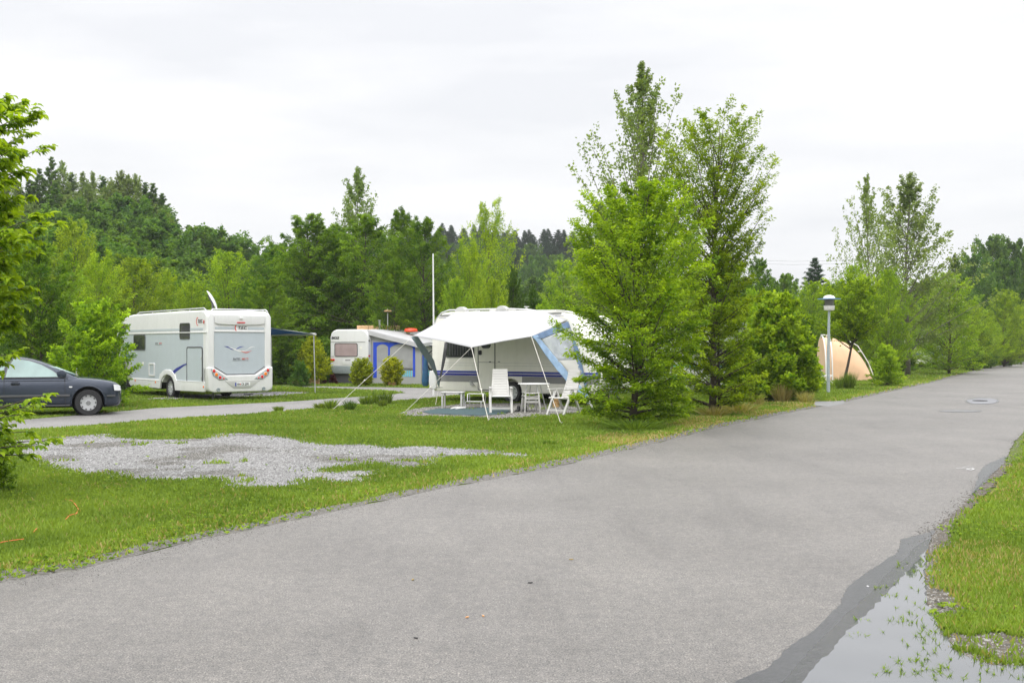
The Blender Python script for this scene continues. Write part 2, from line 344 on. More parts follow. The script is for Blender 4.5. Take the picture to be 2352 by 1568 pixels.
def asphalt(name, lo, hi, speck=.6, rough=.62):
    m = bpy.data.materials.new(name); m.use_nodes = True; n = m.node_tree; P = n.nodes['Principled BSDF']
    t = n.nodes.new('ShaderNodeTexCoord')
    a = gnoise(n, t, .35, 6, .65); ra = gramp(n, a.outputs[0], [(.30, lo), (.70, hi)])
    bz = gnoise(n, t, 95, 3, .8); rb = gramp(n, bz.outputs[0], [(.36, (.15, .15, .15)), (.5, (.88, .88, .88)), (.64, (2.0, 1.95, 1.9))])
    mi = n.nodes.new('ShaderNodeMix'); mi.data_type = 'RGBA'; mi.blend_type = 'MULTIPLY'; mi.inputs[0].default_value = speck
    n.links.new(ra.outputs[0], mi.inputs[6]); n.links.new(rb.outputs[0], mi.inputs[7])
    for sc_, lo_, hi_ in ((30, .74, 1.24), (9, .88, 1.10)):
        dz = gnoise(n, t, sc_, 4, .75); rd = gramp(n, dz.outputs[0], [(.35, (lo_, lo_, lo_)), (.65, (hi_, hi_ * .985, hi_ * .97))])
        m3 = n.nodes.new('ShaderNodeMix'); m3.data_type = 'RGBA'; m3.blend_type = 'MULTIPLY'; m3.inputs[0].default_value = 1
        n.links.new(mi.outputs[2], m3.inputs[6]); n.links.new(rd.outputs[0], m3.inputs[7]); mi = m3
    cz = n.nodes.new('ShaderNodeTexNoise'); cz.inputs['Scale'].default_value = 1.1; cz.inputs['Detail'].default_value = 8; cz.inputs['Roughness'].default_value = .6
    mp_ = n.nodes.new('ShaderNodeMapping'); mp_.inputs['Rotation'].default_value = (0, 0, R(-27)); mp_.inputs['Scale'].default_value = (1.4, .25, 1)
    n.links.new(t.outputs['Object'], mp_.inputs[0]); n.links.new(mp_.outputs[0], cz.inputs[0])
    rc = gramp(n, cz.outputs[0], [(.30, (.76, .755, .75)), (.46, (.97, .97, .97)), (.64, (1.05, 1.045, 1.03))])
    m2 = n.nodes.new('ShaderNodeMix'); m2.data_type = 'RGBA'; m2.blend_type = 'MULTIPLY'; m2.inputs[0].default_value = .8
    n.links.new(mi.outputs[2], m2.inputs[6]); n.links.new(rc.outputs[0], m2.inputs[7]); n.links.new(m2.outputs[2], P.inputs['Base Color'])
    P.inputs['Roughness'].default_value = rough
    b = n.nodes.new('ShaderNodeBump'); b.inputs['Distance'].default_value = .004; b.inputs['Strength'].default_value = .7; n.links.new(bz.outputs[0], b.inputs['Height']); n.links.new(b.outputs[0], P.inputs['Normal'])
    return m
A_road = asphalt('asphalt_road', (.118, .113, .106), (.168, .161, .151), .8)
A_path = asphalt('asphalt_path', (.150, .146, .14), (.205, .20, .195))
A_wet = asphalt('wet_asphalt', (.040, .041, .046), (.060, .061, .067), .5, .30)
verge = mat('gravelly_verge', (.055, .05, .04), .95, scale=22, col2=(.17, .16, .145), bump=.8, bscale=30)
left_off = [(-14.1, -12), (-8.75, -1)] + [(x - .30 - .08 * math.sin(y * 1.7), y + .16) for x, y in [G(*p) for p in left_px]] + [(79.4, 178), (149, 320)]
verge_poly = left_off + list(reversed(road_left))
_, vp = flat('verge', verge_poly, .006, verge, 3, .3, .05)
_, road_pts = flat('road', road_left + road_right, .011, A_road, 4, .25, .012)
path_px_up = [(-500, 1010), (-200, 990), (0, 968), (170, 954), (359, 937), (605, 928 - 3), (665, 924 - 2), (881, 907), (932, 902)]
branch_lo = [(881, 897), (732, 891), (654, 887), (626, 885.5)]
branch_up = [(560, 882), (711, 886.5), (881, 889), (998, 891), (1060, 893)]
path_low = [(1062, 906), (997, 914), (896, 922), (665, 944), (359, 965), (170, 981), (0, 991), (-200, 1016), (-500, 1050)]
_, path_pts = flat('path', [G(*p) for p in path_px_up + branch_lo + branch_up + path_low], .009, A_path, 5, .3, .03)
_, slab_pts = flat('concrete_slab', [G(1868, 931), (G(1873, 922)), G(1938, 921), G(1940, 927), G(1905, 934)], .0145, M_['cone'], 6, .2, .01)

gpx = [(-60, 1018), (85, 1010), (150, 1003), (250, 997), (260, 1006), (340, 1010), (480, 1008), (500, 997), (560, 995), (640, 1003), (700, 1015), (760, 1022), (850, 1022), (900, 1030), (960, 1025), (1050, 1030), (1140, 1035), (1225, 1046), (1205, 1052), (1130, 1046), (1060, 1049), (1000, 1055), (985, 1068), (930, 1075), (860, 1065), (800, 1070), (740, 1078), (750, 1085), (850, 1082), (855, 1090), (820, 1095), (835, 1105), (770, 1108), (740, 1100), (700, 1105), (690, 1115), (600, 1120), (540, 1120), (520, 1108), (480, 1100), (380, 1105), (300, 1100), (230, 1088), (180, 1090), (130, 1075), (95, 1065), (40, 1045), (-60, 1040)]
gravm = mat('gravel_bed', (.09, .088, .08), .95, scale=26, col2=(.25, .25, .25), bump=1, bscale=50)
_, grav_pts = flat('gravel_bed', [G(*p) for p in gpx], .007, gravm, 8, .12, .035)
pad1px = [(905, 951), (960, 938), (1010, 933), (1060, 927), (1250, 925), (1345, 938), (1325, 950), (1240, 957), (1150, 962), (1080, 958), (960, 956)]
padm = mat('gravel_dirt', (.075, .068, .055), .95, scale=26, col2=(.20, .19, .17), bump=1, bscale=50)
_, pad1 = flat('gravel_pad', [G(*p) for p in pad1px], .007, padm, 9, .15, .05)
pad2px = [(330, 917), (420, 908), (560, 903), (640, 900), (720, 902), (640, 909), (560, 911), (450, 917)]
_, pad2 = flat('gravel_pad', [G(*p) for p in pad2px], .007, padm, 10, .2, .08)
wetpx = [(1640, 1590), (1692, 1568), (1764, 1538), (1818, 1485), (1860, 1461), (1902, 1419), (1929, 1393), (1942, 1358), (1979, 1326), (2024, 1297), (2063, 1270), (2070, 1241), (2109, 1232), (2147, 1220), (2128, 1262), (2118, 1310), (2124, 1389), (2160, 1440), (2180, 1500), (2260, 1536), (2352, 1540)]
wet_ring = [G(*p) for p in wetpx] + [(4.4, 5.0), (4.8, 4.4), (3.2, 2.5), (.2, 3.6)]
_, wet_pts = flat('wet_asphalt', wet_ring, .0155, A_wet, 11, .05, .006)
wet2px = [(2222, 1150), (2240, 1122), (2246, 1090), (2262, 1071), (2311, 1048), (2306, 1066), (2274, 1095), (2252, 1122)]
_, wet2 = flat('wet_asphalt', [G(*p) for p in wet2px], .0155, A_wet, 12, .08, .008)
watm = mat('puddle_water', (.09, .095, .10), .015, scale=2, var=.1, spec=1.0)
watm.node_tree.nodes['Principled BSDF'].inputs['IOR'].default_value = 1.75
waterpx = [(1835, 1590), (1848, 1568), (1936, 1469), (2024, 1381), (2089, 1312), (2128, 1268), (2122, 1310), (2128, 1389), (2164, 1440), (2190, 1500), (2270, 1534), (2352, 1536)]
_, water_pts = flat('puddle', [G(*p) for p in waterpx] + [(4.35, 5.1), (4.7, 4.5), (3.0, 2.9), (1.0, 3.7)], .0195, watm, 13, .07, .008)
film = mat('wet_film_painted_sheen', (.175, .175, .185), .6, var=.05, spec=.25)  # shallow puddle by the drain; pale base colour stands in for reflected sky
film2 = mat('damp_film_painted_sheen', (.17, .168, .168), .7, var=.05, spec=.2)  # long thin puddle; a fainter sky sheen is painted into its colour
def ell(cx, cy, rx, ry, n=22, seed=1, j=.08):
    r = random.Random(seed); return [G(cx + rx * math.cos(a) * (1 + r.uniform(-j, j)), cy + ry * math.sin(a) * (1 + r.uniform(-j, j))) for a in [2 * math.pi * k / n for k in range(n)]]
flat('puddle', ell(2256, 921.5, 36, 6.6, seed=2), .017, film, amp=0)
flat('wet_asphalt', ell(2257, 921.3, 38.5, 7.5, seed=3), .0145, A_wet, amp=0)
flat('puddle', ell(2207, 944.3, 46, 2.2, seed=4), .0165, film2, amp=0)
flat('wet_asphalt', ell(2207, 944.3, 48, 2.9, seed=5), .0145, A_wet, amp=0)
mc = MB(); cxy = G(2251, 921)
mc.lathe([(.0, .010), (.21, .010), (.22, .022), (.21, .030), (.17, .027), (.16, .032), (.0, .032)], (cxy[0], cxy[1], 0), n=28)
tag(mc.build('drain_cover', M_['iron'], smooth=True), 'round dark iron drain cover standing in a small puddle on the road', 'drain cover')
# spray painted figure on the road
mk = MB()
def stroke(px, w=.05):
    ps = [Vector((*G(*p), .018)) for p in px]
    for a, b_ in zip(ps[:-1], ps[1:]):
        d = (b_ - a); d = d.normalized() if d.length else d; s = Vector((-d.y, d.x, 0)) * w / 2
        mk.add([a - s, b_ - s, b_ + s, a + s], [(0, 1, 2, 3)])
stroke([(2196, 1077), (2206, 1077.4), (2219, 1078.3), (2229, 1080.6)], .025); stroke([(2219, 1078.3), (2232, 1077), (2237, 1079), (2229, 1081.5), (2218, 1081)], .022); stroke([(2210, 1074.5), (2225, 1073.4), (2236, 1074.4)], .018)
tag(mk.build('road_marking', M_['roadpaint']), kind='structure')

# ------------------------------------------------------------------ grass, pebbles (uncountable)
def inside(poly, X, Y):
    poly = np.asarray(poly); c = np.zeros(len(X), bool); x0, y0 = poly[-1]
    for x1, y1 in poly:
        if y1 != y0:
            m = ((y1 > Y) != (y0 > Y)) & (X < (x0 - x1) * (Y - y1) / (y0 - y1) + x1); c ^= m
        x0, y0 = x1, y1
    return c
def edge_dist(poly, X, Y, far=3.0):
    D = np.full(len(X), far); P_ = np.asarray(poly)
    for i in range(len(P_) - 1):
        a, b_ = P_[i], P_[i + 1]; d = b_ - a; l2 = max(1e-9, d @ d)
        m = (X > min(a[0], b_[0]) - far) & (X < max(a[0], b_[0]) + far) & (Y > min(a[1], b_[1]) - far) & (Y < max(a[1], b_[1]) + far)
        if not m.any(): continue
        t_ = np.clip(((X[m] - a[0]) * d[0] + (Y[m] - a[1]) * d[1]) / l2, 0, 1)
        D[m] = np.minimum(D[m], np.hypot(X[m] - a[0] - t_ * d[0], Y[m] - a[1] - t_ * d[1]))
    return D
rs = np.random.RandomState(5)
def vnoise(X, Y, s, seed):
    r = np.random.RandomState(seed); T = r.rand(64, 64); x, y = X * s + 1000.3, Y * s + 1000.7
    xi, yi = np.floor(x).astype(int), np.floor(y).astype(int); fx, fy = x - xi, y - yi; fx = fx * fx * (3 - 2 * fx); fy = fy * fy * (3 - 2 * fy)
    g = lambda i, j: T[(xi + i) % 64, (yi + j) % 64]
    return (g(0, 0) * (1 - fx) + g(1, 0) * fx) * (1 - fy) + (g(0, 1) * (1 - fx) + g(1, 1) * fx) * fy
n0 = 1900000
# nearer ground gets more and finer blades
Y = 1 / rs.uniform(1 / 95, 1 / 5.0, n0); Y = np.where(rs.rand(n0) < .35, rs.uniform(5, 60, n0), Y)
X = rs.uniform(-1, 1, n0) * (.50 * Y + 3.5)
keep = ~(inside(road_pts, X, Y) | inside(path_pts, X, Y) | inside(slab_pts, X, Y))
X, Y = X[keep], Y[keep]
ing = inside(grav_pts, X, Y) | inside(pad1, X, Y) | inside(pad2, X, Y)
gn = vnoise(X, Y, 1.3, 1) * .6 + vnoise(X, Y, 5, 2) * .4
dg = edge_dist(list(grav_pts) + [grav_pts[0]], X, Y, 1.0); keep = (~ing) | ((gn > .76) & (rs.rand(len(X)) < .4)) | (rs.rand(len(X)) < .7 * np.exp(-dg / (.02 + .09 * gn))); keep &= ing | (rs.rand(len(X)) < .35 + dg / .25); X, Y, gn = X[keep], Y[keep], gn[keep]
dl = edge_dist([p for p in road_left if p[1] > 0 and p[1] < 100], X, Y, 2.0); dr = edge_dist([p for p in road_right if p[1] > 0 and p[1] < 100], X, Y, 2.0)
inw = inside(wet_pts, X, Y); bare = inside([G(*p) for p in [(2150, 1480), (2230, 1440), (2352, 1470), (2500, 1500), (2500, 1600), (2230, 1560)]], X, Y) * (vnoise(X, Y, 4, 41) * .6 + vnoise(X, Y, 11, 42) * .4 > .42)
keep = (rs.rand(len(X)) < np.clip((dl - .16 - .25 * vnoise(X, Y, 2.2, 31)) / .5, .0, 1) * .93 + .07 * (dl > .08)) & (rs.rand(len(X)) < np.clip((dr - .02 - .40 * np.maximum(0, vnoise(X, Y, 2.3, 33) - .42)) / .22, .0, 1) * (1 - .93 * bare)) & (~inw | (rs.rand(len(X)) < .02))
X, Y, gn, dl, dr = X[keep], Y[keep], gn[keep], dl[keep], dr[keep]
n_ = len(X)
big = vnoise(X, Y, .5, 3)
mow = .5 + .5 * np.sin((X * .92 + Y * .38) * 2.2 + 2 * vnoise(X, Y, .3, 8))
hgt = (.022 + .035 * rs.rand(n_) ** 1.5) * (.75 + .7 * gn) * np.where(Y > 18, 1 + (Y - 18) * .012, 1)
wid = .0042 + .00085 * Y * rs.uniform(.7, 1.3, n_)
drymask = (inside([G(1330, 1010), G(1560, 965), G(1700, 925), G(1880, 920), G(1880, 940), G(1680, 985), G(1480, 1035)], X, Y) & (vnoise(X, Y, 1.1, 6) > .42))
az = rs.rand(n_) * 2 * np.pi; lean = rs.uniform(.1, .9, n_) * hgt; laz = rs.rand(n_) * 2 * np.pi
Vb = np.zeros((n_, 3, 3)); Vb[:, 0, 0] = X - np.cos(az) * wid; Vb[:, 0, 1] = Y - np.sin(az) * wid; Vb[:, 1, 0] = X + np.cos(az) * wid; Vb[:, 1, 1] = Y + np.sin(az) * wid
Vb[:, 2, 0] = X + np.cos(laz) * lean; Vb[:, 2, 1] = Y + np.sin(laz) * lean; Vb[:, 2, 2] = hgt; Vb[:, :, 2] += hT(X, Y)[:, None]
tint = np.clip(.10 + .48 * gn + .26 * big + .12 * mow + rs.normal(0, .13, n_) + .16 * (dr < 1.5) * (vnoise(X, Y, .8, 9)) + .18 * (dl < .9), 0, 1)
dry = drymask & (rs.rand(n_) < .55) | (rs.rand(n_) < .015 + .05 * (vnoise(X, Y, 1.7, 17) > .55)) | ((dl < .7) & (rs.rand(n_) < .14)) | ((dr < 1.4) & (vnoise(X, Y, 1.0, 12) > .55) & (rs.rand(n_) < .22))
def blades(name, m, mt):
    k = m.sum(); return tag(link(name, npmesh(name, Vb[m].reshape(-1, 3), np.arange(k * 3).reshape(-1, 3), mt, attr=tint[m])), kind='stuff')
blades('grass', ~dry, LM['grass']); blades('dry_grass', dry, LM['dry'])
print('blades', n_)

def pebbles(name, X, Y, sz, m, z=.008):
    k = len(X); base = np.array([(1, 0, 0), (0, 1, 0), (-1, 0, 0), (0, -1, 0), (0, 0, 1)], float)
    sc = sz[:, None, None] * rs.uniform(.6, 1.2, (k, 5, 1)) * np.array([1, 1, .75])
    a = rs.rand(k) * 6.28; ca, sa = np.cos(a)[:, None], np.sin(a)[:, None]
    v = base[None] * sc; v[:, 4, :2] += rs.uniform(-.3, .3, (k, 2)) * sz[:, None]
    x = v[:, :, 0] * ca - v[:, :, 1] * sa; y = v[:, :, 0] * sa + v[:, :, 1] * ca
    V = np.stack([x + X[:, None], y + Y[:, None], v[:, :, 2] + z], -1)
    f = np.array([(0, 1, 4), (1, 2, 4), (2, 3, 4), (3, 0, 4)])[None] + (np.arange(k) * 5)[:, None, None]
    return tag(link(name, npmesh(name, V.reshape(-1, 3), f.reshape(-1, 3), m, attr=np.repeat(rs.rand(k), 4))), kind='stuff')
matpx = [(968, 946), (1006, 939), (1068, 938), (1122, 937), (1178, 943), (1161, 951), (1103, 955.5), (1045, 953), (987, 951)]
def scatter(poly, k):
    P_ = np.array(poly); X = rs.uniform(P_[:, 0].min(), P_[:, 0].max(), k); Y = rs.uniform(P_[:, 1].min(), P_[:, 1].max(), k); m = inside(poly, X, Y); return X[m], Y[m]
stone = leafmat('stone_chips', (.11, .108, .104), (.36, .355, .345), 0, .85)
stone2 = leafmat('dirty_stone_chips', (.06, .057, .05), (.25, .24, .22), 0, .85)
X, Y = scatter(grav_pts, 260000); dk = .6 * vnoise(X, Y, .9, 21) + .3 * vnoise(X, Y, 2.7, 22) + .1 * vnoise(X, Y, 7, 23) + .10 * np.exp(-((X + 5.2) ** 2 / 3 + (Y - 16.2) ** 2 / 1.2)); lt = rs.rand(len(X)) > sst(.54, .72, dk)
pebbles('gravel', X[lt], Y[lt], rs.uniform(.005, .014, lt.sum()) * (1 + .9 * (rs.rand(lt.sum()) < .06)), stone)
m_ = ~lt; pebbles('dark_gravel', X[m_], Y[m_], rs.uniform(.006, .016, m_.sum()), stone2)
X, Y = scatter(pad1, 26000); m_ = ~inside([G(*p) for p in matpx], X, Y); pebbles('pad_gravel', X[m_], Y[m_], rs.uniform(.01, .024, m_.sum()), stone2)
X, Y = scatter(pad2, 26000); pebbles('pad_gravel', X, Y, rs.uniform(.015, .035, len(X)), stone)
X, Y = scatter([p for p in vp if 4 < p[1] < 30], 90000); pebbles('verge_gravel', X, Y, rs.uniform(.004, .013, len(X)), stone2)
# crumbs and stones along the right hand road edge
P_ = np.array([G(*p) for p in [(2352, 991), (2311, 1056), (2239, 1132), (2147, 1217), (2124, 1259), (2112, 1305), (2118, 1389), (2147, 1460), (2224, 1530), (2352, 1545)]])
seg = rs.randint(0, len(P_) - 1, 5000); tt = rs.rand(5000)[:, None]; Q = P_[seg] * (1 - tt) + P_[seg + 1] * tt + rs.normal(0, .07, (5000, 2))
pebbles('edge_gravel', Q[:, 0], Q[:, 1], rs.uniform(.004, .012, 5000), stone2, .012)

# single tufts
k = 900; Xs, Ys = scatter([(p[0], p[1]) for p in grav_pts], 10); Pq = np.array(grav_pts); sg = rs.randint(0, len(Pq) - 1, 9000); Q = Pq[sg] + rs.normal(0, .13, (9000, 2)); pebbles('edge_gravel', Q[:, 0], Q[:, 1], rs.uniform(.006, .014, 9000), stone)
# flat leaved weeds and clover in the lawn
k = 16000; Yw = 1 / rs.uniform(1 / 34, 1 / 6.5, k); Xw = rs.uniform(-.5, .5, k) * Yw; wn_ = vnoise(Xw, Yw, 1.1, 61)
m_ = ~(inside(road_pts, Xw, Yw) | inside(path_pts, Xw, Yw) | inside(pad1, Xw, Yw) | inside(wet_pts, Xw, Yw)) & ((~inside(grav_pts, Xw, Yw)) | (rs.rand(k) < .05)) & (wn_ > .42); Xw, Yw = Xw[m_], Yw[m_]; k = len(Xw)
nl_ = 6; aw_ = rs.rand(k, nl_) * 6.28; lw_ = rs.uniform(.015, .045, (k, 1)) * rs.uniform(.6, 1.1, (k, nl_)); Vw = np.zeros((k, nl_, 4, 3)); ca, sa = np.cos(aw_), np.sin(aw_)
for q_, (f_, s_, z_) in enumerate(((.05, 0, .015), (.6, .26, .035), (1, 0, .022), (.6, -.26, .035))): Vw[:, :, q_, 0] = Xw[:, None] + lw_ * (f_ * ca - s_ * sa); Vw[:, :, q_, 1] = Yw[:, None] + lw_ * (f_ * sa + s_ * ca); Vw[:, :, q_, 2] = z_
tag(link('lawn_weeds', npmesh('lawn_weeds', Vw.reshape(-1, 3), np.arange(k * nl_ * 4).reshape(-1, 4), LM['horn'], attr=np.repeat(rs.rand(k) * .7, nl_))), kind='stuff')
def tuft(name, loc, h, r, n, m, seed, width=.006, **k):
    r_ = np.random.RandomState(seed); a = r_.rand(n) * 6.28; rr = r * r_.rand(n) ** .7
    bx, by = np.cos(a) * rr * .35, np.sin(a) * rr * .35; hh = h * r_.uniform(.45, 1, n); tx, ty = np.cos(a) * rr, np.sin(a) * rr; az = r_.rand(n) * 3.14
    V = np.zeros((n, 5, 3)); w = width
    V[:, 0] = np.stack([bx - w * np.cos(az), by - w * np.sin(az), 0 * hh], -1); V[:, 1] = np.stack([bx + w * np.cos(az), by + w * np.sin(az), 0 * hh], -1)
    mx_, my_ = (bx + tx * .35), (by + ty * .35)
    V[:, 2] = np.stack([mx_ + w * .8 * np.cos(az), my_ + w * .8 * np.sin(az), hh * .65], -1); V[:, 3] = np.stack([mx_ - w * .8 * np.cos(az), my_ - w * .8 * np.sin(az), hh * .65], -1)
    V[:, 4] = np.stack([tx, ty, hh], -1)
    i = np.arange(n)[:, None] * 5; f = np.concatenate([i + [0, 1, 2], i + [0, 2, 3], i + [3, 2, 4]])
    o = link(name, npmesh(name, V.reshape(-1, 3), f, m, attr=np.tile(r_.rand(n) * .8, 3))); o.location = (*loc, 0); return tag(o, **k)
tf = [(735, 938, .18, .30, 'low grass tuft on the path edge, leftmost of the tufts left of the awning'), (760, 939, .30, .3, 'grass tuft second from the left along the path edge'),
      (803, 942, .30, .25, 'dark round grass tuft standing just in front of the path edge'), (840, 930, .35, .3, 'grass tuft in the middle of the row beside the path'),
      (862, 928, .42, .35, 'tallest grass tuft of the row beside the path'), (888, 928, .45, .3, 'grass tuft nearest to the awning rope on the path edge'),
      (878, 934, .24, .2, 'small grass tuft in front of the tall ones by the path'), (640, 944, .15, .2, 'tiny grass tuft on the path edge below the motorhome'),
      (1262, 1021, .10, .2, 'small grass tuft on the lawn between gravel and caravan')]
for i, (x, y, h, r, lb) in enumerate(tf):
    tuft('grass_tuft', G(x, y), h, r, 170, LM['dark' if i == 2 else 'grass'], 40 + i, .010, label=lb, cat='grass tuft', group='grass tufts along the campsite path')
for i, (x, y, lb) in enumerate([(1972, 1458, 'star-shaped water grass tuft in the middle of the roadside puddle, lowest one'), (1976, 1420, 'largest grass tuft growing in the roadside puddle'), (2040, 1365, 'flat grass tuft near the upper end of the puddle'), (2024, 1345, 'small grass sprig beside the upper puddle grass')]):
    tuft('puddle_grass', G(x, y + 8), .035, .09 if i < 2 else .07, 34, LM['horn'], 60 + i, .003, label=lb, cat='grass tuft', group='grass growing in the puddle')
r_ = random.Random(3); vv = []
spr = []
for k in range(120):
    x, y = r_.choice([(r_.gauss(2085, 30), r_.uniform(1290, 1560)), (r_.gauss(2125, 25), r_.uniform(1380, 1560)), (r_.uniform(2000, 2352), r_.gauss(1552, 14))]); q = G(x, y)
    if inside(wet_pts, np.array([q[0]]), np.array([q[1]]))[0]: spr.append(q)
V, Fc = [], []
for q in spr:
    for b_ in range(r_.randint(4, 9)):
        a = r_.uniform(0, 6.28); l_ = r_.uniform(.012, .04); w = .003; ca, sa = math.cos(a), math.sin(a); i = len(V)
        V += [(q[0] - sa * w, q[1] + ca * w, .018), (q[0] + sa * w, q[1] - ca * w, .018), (q[0] + ca * l_, q[1] + sa * l_, .018 + r_.uniform(.004, .03))]; Fc.append((i, i + 1, i + 2))
tag(link('water_grass', npmesh('water_grass', np.array(V), np.array(Fc), LM['horn'], attr=np.random.RandomState(1).rand(len(Fc)) * .5)), kind='stuff')
# long dry grass under the bush and around the roadside sapling
for i, (x, y, h, r, n_b, m, lb) in enumerate([(1795, 923, .62, .5, 320, 'dry', 'tall straw-coloured grass in front of the roadside bush'), (1850, 925, .42, .4, 220, 'dry', 'straw-coloured grass at the right foot of the roadside bush'), (1735, 930, .38, .4, 200, 'dry', 'dry grass at the left foot of the roadside bush'),
      (1950, 893, .75, .45, 420, 'grass', 'tall green grass round the foot of the thin trunk by the lamp'), (1928, 893, .55, .3, 200, 'grass', 'green grass clump between the lamp and the thin trunk'), (1460, 985, .25, 1.1, 600, 'grass', 'unmown grass under the nearest roadside tree'), (1640, 955, .3, .7, 300, 'dry', 'unmown straw grass round the base of the tall roadside tree'), (1700, 945, .3, .8, 300, 'dry', 'short dry grass between the tall tree and the roadside bush')]):
    tuft('tall_grass', G(x, y), h, r, n_b, LM[m], 80 + i, .007, label=lb, cat='tall grass')
# orange string in the lawn, fallen leaves, litter
def strip(pxs, lb):
    m = MB(); m.tube([Vector((*G(*p), .035)) for p in pxs], .0035, 5); tag(m.build('orange_string', M_['orangestr']), lb, 'string')
strip([(150, 1153), (165, 1156), (174, 1166), (180, 1176), (176, 1186), (160, 1190), (150, 1201)], 'curved piece of orange string lying on the lawn')
strip([(76, 1231), (82, 1224), (86, 1220)], 'short straight piece of orange string on the lawn')
strip([(-10, 1258), (6, 1253), (30, 1249), (55, 1246)], 'orange string lying at the left end of the lawn')
for i, (x, y, m, s_, lb) in enumerate([(1312, 1288, 'deadleaf', .012, 'small greenish leaf lying in the middle of the road'), (948, 1335, 'deadleaf', .012, 'brown leaf scrap on the lower left part of the road'), (955, 1470, 'ink', .010, 'dark leaf scrap near the lower edge of the road'),
                       (1073, 1422, 'orangebit', .010, 'orange scrap on the road, left one of two'), (1110, 1419, 'orangebit', .009, 'orange scrap on the road, right one of two'), (1218, 1342, 'ink', .012, 'small dark scrap right of the road centre'), (1993, 1461 - 110, 'roadpaint', .012, 'tiny white chip lying near the wet road edge')]):
    q = G(x, y); m_b = MB(); a = i * 1.3
    pts = [(q[0] + s_ * 1.5 * c_ * math.cos(a) - s_ * .6 * d_ * math.sin(a), q[1] + s_ * 1.5 * c_ * math.sin(a) + s_ * .6 * d_ * math.cos(a)) for c_, d_ in ((-1, 0), (-.3, -1), (.5, -.8), (1, .1), (.3, .9), (-.5, .7))]
    m_b.prism(pts, .014, .02, 'xy'); tag(m_b.build('fallen_leaf' if m != 'roadpaint' else 'stone_chip', M_[m]), lb, 'leaf' if m != 'roadpaint' else 'stone')

# bare soil with stones between lawn and puddle, grit washed onto the road, a wetter margin round the puddle
soil = mat('bare_soil', (.045, .036, .024), .95, scale=18, col2=(.13, .11, .085), bump=1, bscale=40)
flat('soil', [G(*p) for p in [(2300, 1062), (2250, 1118), (2200, 1170), (2145, 1222), (2124, 1262), (2114, 1305), (2120, 1385), (2100, 1440), (2150, 1500), (2230, 1540), (2352, 1550), (2420, 1560), (2420, 1440), (2330, 1440), (2240, 1420), (2170, 1360), (2160, 1300), (2190, 1220), (2260, 1140), (2330, 1066)]], .0125, soil, 51, .06, .02)
X, Y = scatter([G(*p) for p in [(2110, 1300), (2124, 1262), (2160, 1300), (2170, 1360), (2240, 1420), (2352, 1440), (2480, 1500), (2400, 1580), (2230, 1540), (2140, 1490)]], 5200); pebbles('soil_stones', X, Y, rs.uniform(.003, .013, len(X)), stone2, .013)
A_wet2 = asphalt('wetter_asphalt', (.036, .037, .042), (.056, .057, .063), .45, .2)
flat('wet_asphalt', [G(*p) for p in [(1775, 1590), (1800, 1568), (1882, 1478), (1930, 1428), (1990, 1375), (2040, 1320), (2085, 1280), (2112, 1252), (2135, 1240), (2128, 1300), (2128, 1389), (2164, 1440), (2190, 1500), (2270, 1534), (2352, 1536)]] + [(4.35, 5.1), (4.7, 4.5), (3.0, 2.7), (.6, 3.65)], .0175, A_wet2, 52, .08, .006)
k = 5200; t_ = rs.rand(k); Pq = np.array([p for p in road_left if 5 < p[1] < 40]); sg = rs.randint(0, len(Pq) - 1, k)
Q = Pq[sg] * (1 - t_[:, None]) + Pq[sg + 1] * t_[:, None]; off = np.abs(rs.normal(0, .22, k)); pebbles('road_grit', Q[:, 0] + off * .9, Q[:, 1] - off * .45, rs.uniform(.002, .007, k), stone2, .0115)
k = 9000; Yq = 1 / rs.uniform(1 / 22, 1 / 4.6, k); Xq = rs.uniform(-.5, .5, k) * Yq; m_ = inside(road_pts, Xq, Yq) & ~inside(wet_pts, Xq, Yq); pebbles('road_grit', Xq[m_], Yq[m_], rs.uniform(.0015, .0045, m_.sum()), stone, .0115)
# ------------------------------------------------------------------ trees
PROF = dict(horn=([0, .08, .3, .55, .75, .9, 1], [.70, .92, 1, .88, .62, .36, .06]),
            flame=([0, .1, .35, .6, .8, 1], [.55, .9, 1, .95, .8, .35]),
            broad=([0, .1, .3, .6, .85, 1], [.55, .85, 1, .95, .62, .15]),
            cone=([0, .1, .5, .8, 1], [.9, 1, .62, .27, 0]), tall=([0, .15, .35, .55, .75, .92, 1], [.85, 1, 1.0, .88, 1, .85, .5]), up=([0, .25, .5, .7, .85, 1], [.7, 1, .86, .58, .32, .04]), egg=([0, .1, .25, .4, .6, .8, .93, 1], [.5, .62, .75, 1, .98, .72, .42, .1]), thuja=([0, .08, .3, .6, 1], [.75, .95, 1, .75, .08]),
            loose=([0, .2, .4, .7, 1], [.5, .9, 1, .6, .12]), ball=([0, .2, .5, .8, .95, 1], [.6, .92, 1, .88, .55, .3]), bush=([0, .15, .45, .75, 1], [.8, 1, .97, .75, .25]))
def unit(a): return a / np.maximum(1e-9, np.linalg.norm(a, axis=-1, keepdims=True))
